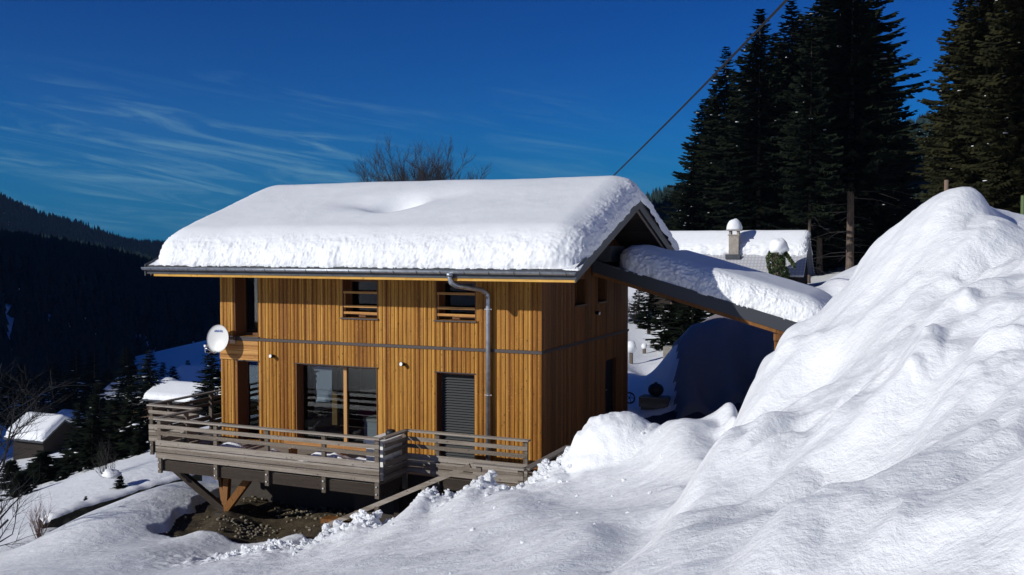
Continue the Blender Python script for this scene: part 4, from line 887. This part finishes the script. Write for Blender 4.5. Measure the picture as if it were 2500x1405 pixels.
def bare(name, label, base, H, seed, spread=.5, n0=5, mt='twig', r0=.09, lean=(0, 0), depth=4, cat='tree', twigs=1.0, fork=0):
    r = random.Random(seed); crown = MB(); tr = MB()
    def grow(p, d, L, rad, lev, mb):
        k = 4; pts = [p]; q = p; dd = d
        for i in range(k):
            dd = (dd+Vector((r.gauss(0, .10), r.gauss(0, .10), r.gauss(.03, .08)))).normalized(); q = q+dd*L/k; pts.append(q)
        mb.tube(pts, [rad*(1-.55*i/k) for i in range(k+1)], 5 if lev < 2 else 3, False)
        if lev < depth:
            m_ = int(r.randint(3, 4)*(twigs if lev >= 2 else 1))
            for j in range(m_):
                i = r.randint(1, k); sd_ = Vector((r.gauss(0, 1), r.gauss(0, 1), r.gauss(0, .5))).normalized()
                grow(pts[i], (dd+sd_*(spread+(.15 if depth == 4 and spread < .3 else 0))*r.uniform(.7, 1.3)+Vector((0, 0, .15))).normalized(), L*r.uniform(.5, .75), rad*.5, lev+1, crown)
    base = Vector(base); o = thing(name, label, cat, tuple(base))
    if fork: tr.tube([base-Vector((0, 0, .3)), base+Vector((.1, 0, fork*.5)), base+Vector((0, 0, fork+.2))], [r0*2.4, r0*2, r0*1.5], 8); base = base+Vector((0, 0, fork))
    for j in range(n0):
        a = 2*PI*j/n0+r.random(); sk = .6 if spread > .3 else .33; d = Vector((math.cos(a)*spread*sk+lean[0], math.sin(a)*spread*sk+lean[1], 1)).normalized()
        grow(base-Vector((0, 0, .2)), d, H*.5*r.uniform(.8, 1.1), r0, 0, tr)
    tr.build('trunk', M[mt], o); crown.build('crown', M[mt], o); return o
for px, yt, D, lab, n0, sp_, sd_ in ((945, 368, 62, 'bare tree at the left behind the snowy roof ridge', 5, .55, 3), (1025, 332, 60, 'dense bare tree behind the middle of the roof ridge', 14, .62, 4), (1105, 348, 64, 'bare forked tree right of the dense one behind the ridge', 4, .5, 5), (1165, 364, 62, 'thin bare tree at the right behind the roof ridge', 3, .5, 6)):
    zt = RDz(px, yt, D)[2]; R = (px-1250)/F*D; g = float(height(np.array([R]), np.array([D]))[0]); zf_ = zt-(5.6 if n0 > 6 else 5.0)
    bare('bare_tree', lab, W(R, D, g), (zt-zf_)*(1.0 if n0 > 6 else .95), sd_, sp_, n0, r0=.065, depth=4, twigs=1.5, fork=zf_-g)
bare('bare_tree', 'dark bare tree spreading fine branches in from the left edge', at(-175, 1420, 23), 6.3, 22, .9, 5, 'cable', r0=.06, lean=(.3, .1), depth=4, twigs=1.4)
bare('bare_shrub', 'bare reddish shrub of upright stems beside the stone wall', at(95, 1310, 26), 1.35, 31, .45, 12, 'twig_red', .012, depth=2, cat='shrub')
bare('bare_shrub', 'leafless twiggy shrub behind the small fir left of the deck', at(262, 1180, 33), 1.7, 32, .55, 8, 'twig', .014, depth=3, cat='shrub')
bare('bare_shrub', 'pale leafless shrub at the roadside under the carport view', at(1548, 780, 60), 2.0, 33, .6, 8, 'twig', .02, depth=3, cat='shrub')

# far woods: one merged mesh of small conifers on the slopes
def forest(name, label, n, sampler, hmin, hmax):
    S = sampler(n); R, D, h = S; base = height(R, D); X = CAM[0]+RT[0]*R+FH[0]*D; Y = CAM[1]+RT[1]*R+FH[1]*D; N = len(R)
    H = rng.uniform(hmin, hmax, N)*h; tiers = [(.0, .55, .22), (.25, .8, .17), (.5, 1.0, .11)]; k = 6; VV = []; FF = []; b = 0
    for z0, z1, w in tiers:
        ang = np.arange(k)/k*2*PI; a = ang[None]+rng.uniform(0, 6, N)[:, None]; rr = (w*H)[:, None]*rng.uniform(.6, 1.3, (N, k))
        ring = np.stack([X[:, None]+np.cos(a)*rr, Y[:, None]+np.sin(a)*rr, (base+z0*H)[:, None]+rng.uniform(-.05, .05, (N, k))*H[:, None]], -1)
        tip = np.stack([X, Y, base+z1*H], -1)[:, None]; v = np.concatenate([ring, tip], 1).reshape(-1, 3); VV.append(v)
        i = b+np.arange(N)[:, None]*(k+1); j = np.arange(k)[None]; FF.append(np.stack([i+j, i+(j+1) % k, i+k+0*j], -1).reshape(-1, 3)); b += len(v)
    o = link(name, np.vstack(VV), np.vstack(FF), M['needles_far']); tag(o, label, 'forest', kind='stuff')
def smp_left(n):
    px = rng.uniform(-250, 760, n); D = 400*np.exp(rng.uniform(0, 1, n)**.8*math.log(1700/400)); R = (px-1250)/F*D; return R, D, np.ones(n)
forest('forest', 'dark forest covering the mountain slope across the valley', 30000, smp_left, 9, 17)
def smp_right(n):
    px = rng.uniform(1480, 2750, n); D = 130*np.exp(rng.uniform(0, 1, n)*math.log(1100/130)); R = (px-1250)/F*D; return R, D, np.clip(D/300, .55, 1)
forest('forest', 'dark wooded hillside rising behind the tall spruces', 9000, smp_right, 9, 16)
def smp_val(n):
    px = np.concatenate([rng.normal(300, 260, n//2), rng.uniform(-200, 330, n-n//2)]); D = rng.uniform(190, 420, n); R = (px-1250)/F*D
    keep = ~((px > 310) & (px < 560) & (D < 345)); return R[keep], D[keep], np.full(keep.sum(), .8)
forest('forest', 'scattered dark woods on the valley floor left of the fields', 1500, smp_val, 8, 14)

# ------------------------------------------------------------------ other houses
def snow_house(name, label, corner, L, Wd, wallh, rise, wallm, over=.5, T=.5, snowlab='', rough=.05, roofm='slate', snow=None, seed=0., pw=2.4):
    """corner = right front eave corner on plan (x, y) and eave height; ridge runs along x"""
    cx, cy, ze = corner; o = thing(name, label, 'house', (cx-L/2, cy+Wd/2, ze-wallh)); yr = cy+Wd/2; sl = rise/(Wd/2)
    MB().prism([(cx-over, cy+over, ze-wallh), (cx-over, cy+Wd-over, ze-wallh), (cx-over, cy+Wd-over, ze+sl*over-.1), (cx-over, yr, ze+rise-.1), (cx-over, cy+over, ze+sl*over-.1)], (-(L-2*over), 0, 0)).build('walls', M[wallm], o)
    mb = MB(); x0, x1 = cx-L, cx
    for s0, s1 in ((cy, yr), (cy+Wd, yr)):
        mb.prism([(x0, s0, ze), (x0, s1, ze+rise), (x0, s1, ze+rise-.12), (x0, s0, ze-.12)], (L, 0, 0))
    mb.build('roof', M[roofm], o)
    zf = lambda y, x: ze+rise-sl*np.abs(y-yr)
    if snow is None: snow = (x0+.05, x1-.05, cy+.06, cy+Wd-.06)
    snow_slab('roof_snow', *snow, zf, T, M['snow_roof'], snowlab, 90, 60, T*.9, rough, lambda X, Y: sl*(np.sqrt((Y-yr)**2+.06)-np.abs(Y-yr)), .03, seed=seed, pw=pw)
    return o
# cottage with chimney on the right
pe = at(1962, 672, 54); c_ = snow_house('cottage', 'small cottage with a pale tiled roof and chimney below the spruces', (pe.x, pe.y, pe.z), 9.2, 5.0, 2.2, 2.25, 'dark_timber', .35, .5, 'band of snow along the ridge of the small cottage roof', .07, 'pale_roof', (pe.x-9.1, pe.x-.05, pe.y+1.25, pe.y+4.3), 5.)
yr = pe.y+2.5; zr = pe.z+2.25
ch = onp(1793, 600, 1, pe.y+1.2)
MB().box(ch.x-.28, ch.x+.28, ch.y-.25, ch.y+.25, pe.z+.9, pe.z+2.2).box(ch.x-.33, ch.x+.33, ch.y-.30, ch.y+.30, pe.z+2.2, pe.z+2.27).build('chimney', M['chimney'], c_)
MB().box(ch.x-.28, ch.x-.16, ch.y-.2, ch.y+.2, pe.z+2.27, pe.z+2.48).box(ch.x+.16, ch.x+.28, ch.y-.2, ch.y+.2, pe.z+2.27, pe.z+2.48).box(ch.x-.38, ch.x+.38, ch.y-.34, ch.y+.34, pe.z+2.48, pe.z+2.54).build('chimney_cap', M['chimney'], c_)
MB().box(ch.x-.45, ch.x+.40, ch.y-.36, ch.y-.26, pe.z+.85, pe.z+1.12).build('chimney_flashing', M['slate'], c_)
mb = MB(); mb.blob((ch.x, ch.y, pe.z+2.56), .46, .42, .62, 2, .15, 20, 14, zmin=-.02); tag(mb.build('snow_cap', M['snow_roof'], smooth=True), 'rounded snow cap sitting on the cottage chimney', 'snow')
iv = onp(1898, 665, 1, pe.y-1.0); ivz = RDz(1900, 612, toRD(iv.x, iv.y)[1])[2]; izb = ivz-2.6
ivy = thing('ivy_column', 'ivy covered trunk standing in front of the cottage roof', 'plant', (iv.x, iv.y, izb))
MB().tube([(iv.x, iv.y, izb-.3), (iv.x, iv.y, ivz)], [.35, .30], 10).build('trunk', M['bark'], ivy)
mb = MB(); r = random.Random(5)
for k in range(1900):
    a = r.uniform(0, 2*PI); z = r.uniform(izb, ivz); rr = .42+r.uniform(-.06, .12)+.1*math.sin(z*4+a); c = Vector((iv.x+math.cos(a)*rr, iv.y+math.sin(a)*rr, z)); s = r.uniform(.04, .08)
    d1 = Vector((r.gauss(0, 1), r.gauss(0, 1), r.gauss(0, 1))).normalized()*s; d2 = d1.cross(Vector((r.gauss(0, 1), r.gauss(0, 1), r.gauss(0, 1)))).normalized()*s; mb.add([c-d1, c+d2, c+d1-Vector((0, 0, s)), c-d2], [(0, 1, 2, 3)])
for k in range(260):
    f = r.random(); c = Vector((iv.x+.4+f*.55, iv.y+r.uniform(-.1, .1), ivz-.1-f*.8+r.uniform(-.15, .15))); s = r.uniform(.03, .07)
    d1 = Vector((r.gauss(0, 1), r.gauss(0, 1), r.gauss(0, 1))).normalized()*s; d2 = d1.cross(Vector((r.gauss(0, 1), 1, 0))).normalized()*s; mb.add([c-d1, c+d2, c+d1, c-d2], [(0, 1, 2, 3)])
mb.build('leaves', M['ivy'], ivy)
tag(MB().blob((iv.x+.08, iv.y, ivz+.18), .52, .5, .48, 8, .22, 22, 16).build('snow_cap', M['snow_roof'], smooth=True), 'ball of snow balanced on top of the ivy covered trunk', 'snow')
# left hand houses
def eave(px, py, D): p = at(px, py, D); return (p.x, p.y, p.z)
snow_house('cottage', 'snow roofed cottage at the far left below the forest', eave(104, 1080, 76), 4.4, 4.4, 1.9, 1.4, 'dark_timber', .5, .55, 'smooth snow on the roof of the far left cottage', .03, seed=1.)
snow_house('cottage', 'half hidden snow roofed house right of the far left cottage', eave(182, 1058, 84), 4.0, 4.2, 2.2, 1.1, 'dark_timber', .5, .55, 'snow on the half hidden roof behind the far left cottage', .03, seed=2.)
snow_house('farmhouse', 'big house with a wide snow roof beyond the left deck corner', eave(372, 988, 84), 6.5, 5.5, 3, 1.5, 'plaster', .6, .6, 'wide snow field on the big roof beyond the deck', .03, seed=3.)
snow_house('shed', 'low snow roofed shed between the big roof and the deck', eave(470, 985, 80), 5.5, 4.5, 2.5, 1.0, 'dark_timber', .4, .45, 'snow on the low shed roof near the deck rail', .03, seed=6.)
snow_house('barn', 'small distant barn with a white roof left of the chalet corner', eave(492, 952, 115), 6, 6, 3, 2.0, 'dark_timber', .4, .5, 'snow on the roof of the small distant barn', .03, seed=4.)

snow_house('house', 'snow roofed house seen through the corner window of the chalet', eave(800, 990, 62), 9.5, 5.5, 3, 1.5, 'dark_timber', .4, .5, 'snow on the roof seen through the corner window', .03, seed=7.)
# dry stone wall along the field edge
wl = [(100, 1288, 27.0), (129, 1271, 27.2), (181, 1250, 27.8), (267, 1226, 28.8), (345, 1200, 29.8), (431, 1177, 30.8), (482, 1160, 31.6)]
pts = [at(*q) for q in wl]; mb = MB(); sn = MB(); P2 = []
for a, b in zip(pts[:-1], pts[1:]):
    for k in range(8): P2.append(a.lerp(b, k/8))
P2.append(pts[-1]); vs = []; vsn = []
for i, p in enumerate(P2):
    d = (P2[min(i+1, len(P2)-1)]-P2[max(i-1, 0)]).normalized(); s = Vector((d.y, -d.x, 0)).normalized(); top = p.z+.16+.05*float(perlin(i*.45, 0, 0))
    for o_, z_ in ((-.22, p.z-1.2), (-.20, top-.04), (.2, top-.04), (.24, p.z-1.2)): vs.append(p*1.0+s*o_+Vector((0, 0, z_-p.z+.03*float(perlin(i*.9, o_*5, 1.0)))))
    for j in range(7):
        a_ = PI*j/6; vsn.append(p-s*.27*math.cos(a_)+Vector((0, 0, top-.03-p.z+.09*math.sin(a_)*(1+.35*float(perlin(i*.5, j*.3, 3.0))))))
n = len(P2); fs = [(4*i+j, 4*i+(j+1) % 4, 4*i+4+(j+1) % 4, 4*i+4+j) for i in range(n-1) for j in range(4)]+[(0, 1, 2, 3), (4*n-1, 4*n-2, 4*n-3, 4*n-4)]
tag(link('stone_wall', vs, fs, M['wall_stone']), 'low dark dry stone wall running along the snowy field edge', 'wall')
fs = [(7*i+j, 7*i+j+1, 7*i+8+j, 7*i+7+j) for i in range(n-1) for j in range(6)]
tag(link('wall_snow', vsn, fs, M['snow_roof'], smooth=True), 'strip of snow lying on top of the low stone wall', 'snow')

# ------------------------------------------------------------------ yard and roadside things
def ground_at(px, D): R = (px-1250)/F*D; return W(R, D, float(height(np.array([R]), np.array([D]))[0]))
p = ground_at(1603, 29.6); bl = thing('wooden_crate', 'dark round kettle on a pale wooden crate in the shaded yard', 'crate', tuple(p))
zt = RDz(1600, 968, 29.6)[2]
tag(bl, 'pale wooden crate standing in the shaded yard', 'crate')
for k in range(3): MB().box(p.x-.45, p.x+.45, p.y-.3, p.y+.3, zt-.30+k*.1, zt-.205+k*.1).build('slat', M['grey_wood'], bl)
MB().box(p.x-.4, p.x+.4, p.y-.25, p.y+.25, p.z-.1, zt-.30).build('base', M['grey_wood'], bl)
kt = thing('kettle_grill', 'round black kettle grill on top of the crate in the yard', 'grill', (p.x, p.y, zt))
MB().blob((p.x, p.y, zt+.20), .24, .24, .20, 1, .0, 20, 12).build('bowl', M['black'], kt, True); MB().tube([(p.x, p.y, zt+.38), (p.x, p.y, zt+.43)], .05).build('knob', M['black'], kt)
p = Vector((.25, 6.9, 0)); p = onp(1537, 972, 1, 6.75); wh = thing('cart_wheel', 'small black cart wheel at the far foot of the gable wall', 'wheel', tuple(p))
MB().tube([(p.x+.15*math.cos(2*PI*j/24), p.y, p.z+.15*math.sin(2*PI*j/24)) for j in range(25)], .022, 8, False).build('tyre', M['black'], wh, True)
mb = MB()
for j in range(5): a = 2*PI*j/5; mb.bar(p, (p.x+.15*math.cos(a), p.y, p.z+.15*math.sin(a)), .015, .015, (0, 1, 0))
mb.build('spokes', M['strap'], wh)
for px, py, D, s, lab in ((1541, 852, 44, .26, 'biggest snow capped fence post nearest the gable'), (1573, 848, 48, .14, 'second snow capped fence post along the road'), (1592, 840, 54, .10, 'slim snow capped fence post further along the road'), (1606, 842, 52, .16, 'snow capped post beside the dark fir')):
    p = at(px, py, D); q = thing('fence_post', lab, 'post', (p.x, p.y, p.z-1.1), 0, 'snow capped fence posts along the road')
    MB().tube([(p.x, p.y, p.z-1.2), (p.x, p.y, p.z-.05)], .09 if s > .12 else .07, 8).build('post', M['post_wood'], q)
    tag(MB().blob((p.x, p.y, p.z+s*.3), s, s, s*1.1, px, .25, 12, 9).build('snow_cap', M['snow_roof'], smooth=True), 'snow cap on the '+lab.replace('snow capped ', ''), 'snow', 'snow caps on the fence posts')
p = at(1643, 880, 38); tag(MB().box(p.x-.35, p.x+.35, p.y-.2, p.y+.2, p.z-1.2, p.z+.55).build('gate_pillar', M['concrete'], bevel=.02), 'pale stone gate pillar at the edge of the shaded slope', 'pillar')
for px, pyt, D, lab in ((2311, 440, 13.8, 'short weathered stake behind the crest of the ploughed bank'), (2498, 478, 14.5, 'green stake behind the bank at the right edge')):
    a = at(px, pyt, D); tag(MB().tube([(a.x, a.y, a.z-1.6), (a.x, a.y, a.z)], .032, 10).build('stake', M['pole'] if px > 2400 else M['stake_grey']), lab, 'stake')

# overhead cable and the pole it comes from
A = at(1475, 452, 33); B = at(1920, -22, 14.5); Cc = B+(B-A)*.9; mid = []
for k in range(41):
    t_ = k/40; q = A.lerp(Cc, t_); q.z -= .14*math.sin(PI*t_); mid.append(q)
tag(MB().tube(mid, .021, 6).build('overhead_cable', M['cable']), 'black overhead cable rising from behind the roof to the upper right', 'cable')
g = hz(A.x, A.y); up_ = thing('utility_pole', 'wooden utility pole hidden behind the chalet roof', 'pole', (A.x, A.y, g))
MB().tube([(A.x, A.y, g-.5), (A.x, A.y, A.z+.05)], [.12, .09], 10).build('shaft', M['post_wood'], up_)

# valley air
if True:
    m = bpy.data.materials.new('valley_air'); m.use_nodes = True; t = m.node_tree; t.nodes.clear(); o_ = t.nodes.new('ShaderNodeOutputMaterial'); v_ = t.nodes.new('ShaderNodeVolumePrincipled')
    v_.inputs['Density'].default_value = .0001; v_.inputs['Color'].default_value = (.35, .62, 1, 1); v_.inputs['Anisotropy'].default_value = .25; t.links.new(v_.outputs[0], o_.inputs['Volume'])
    hz_ = MB().box(-1900, 1900, -1900, 1900, -160, 330).build('haze', m); tag(hz_, 'thin cold air filling the valley', 'haze', kind='stuff')
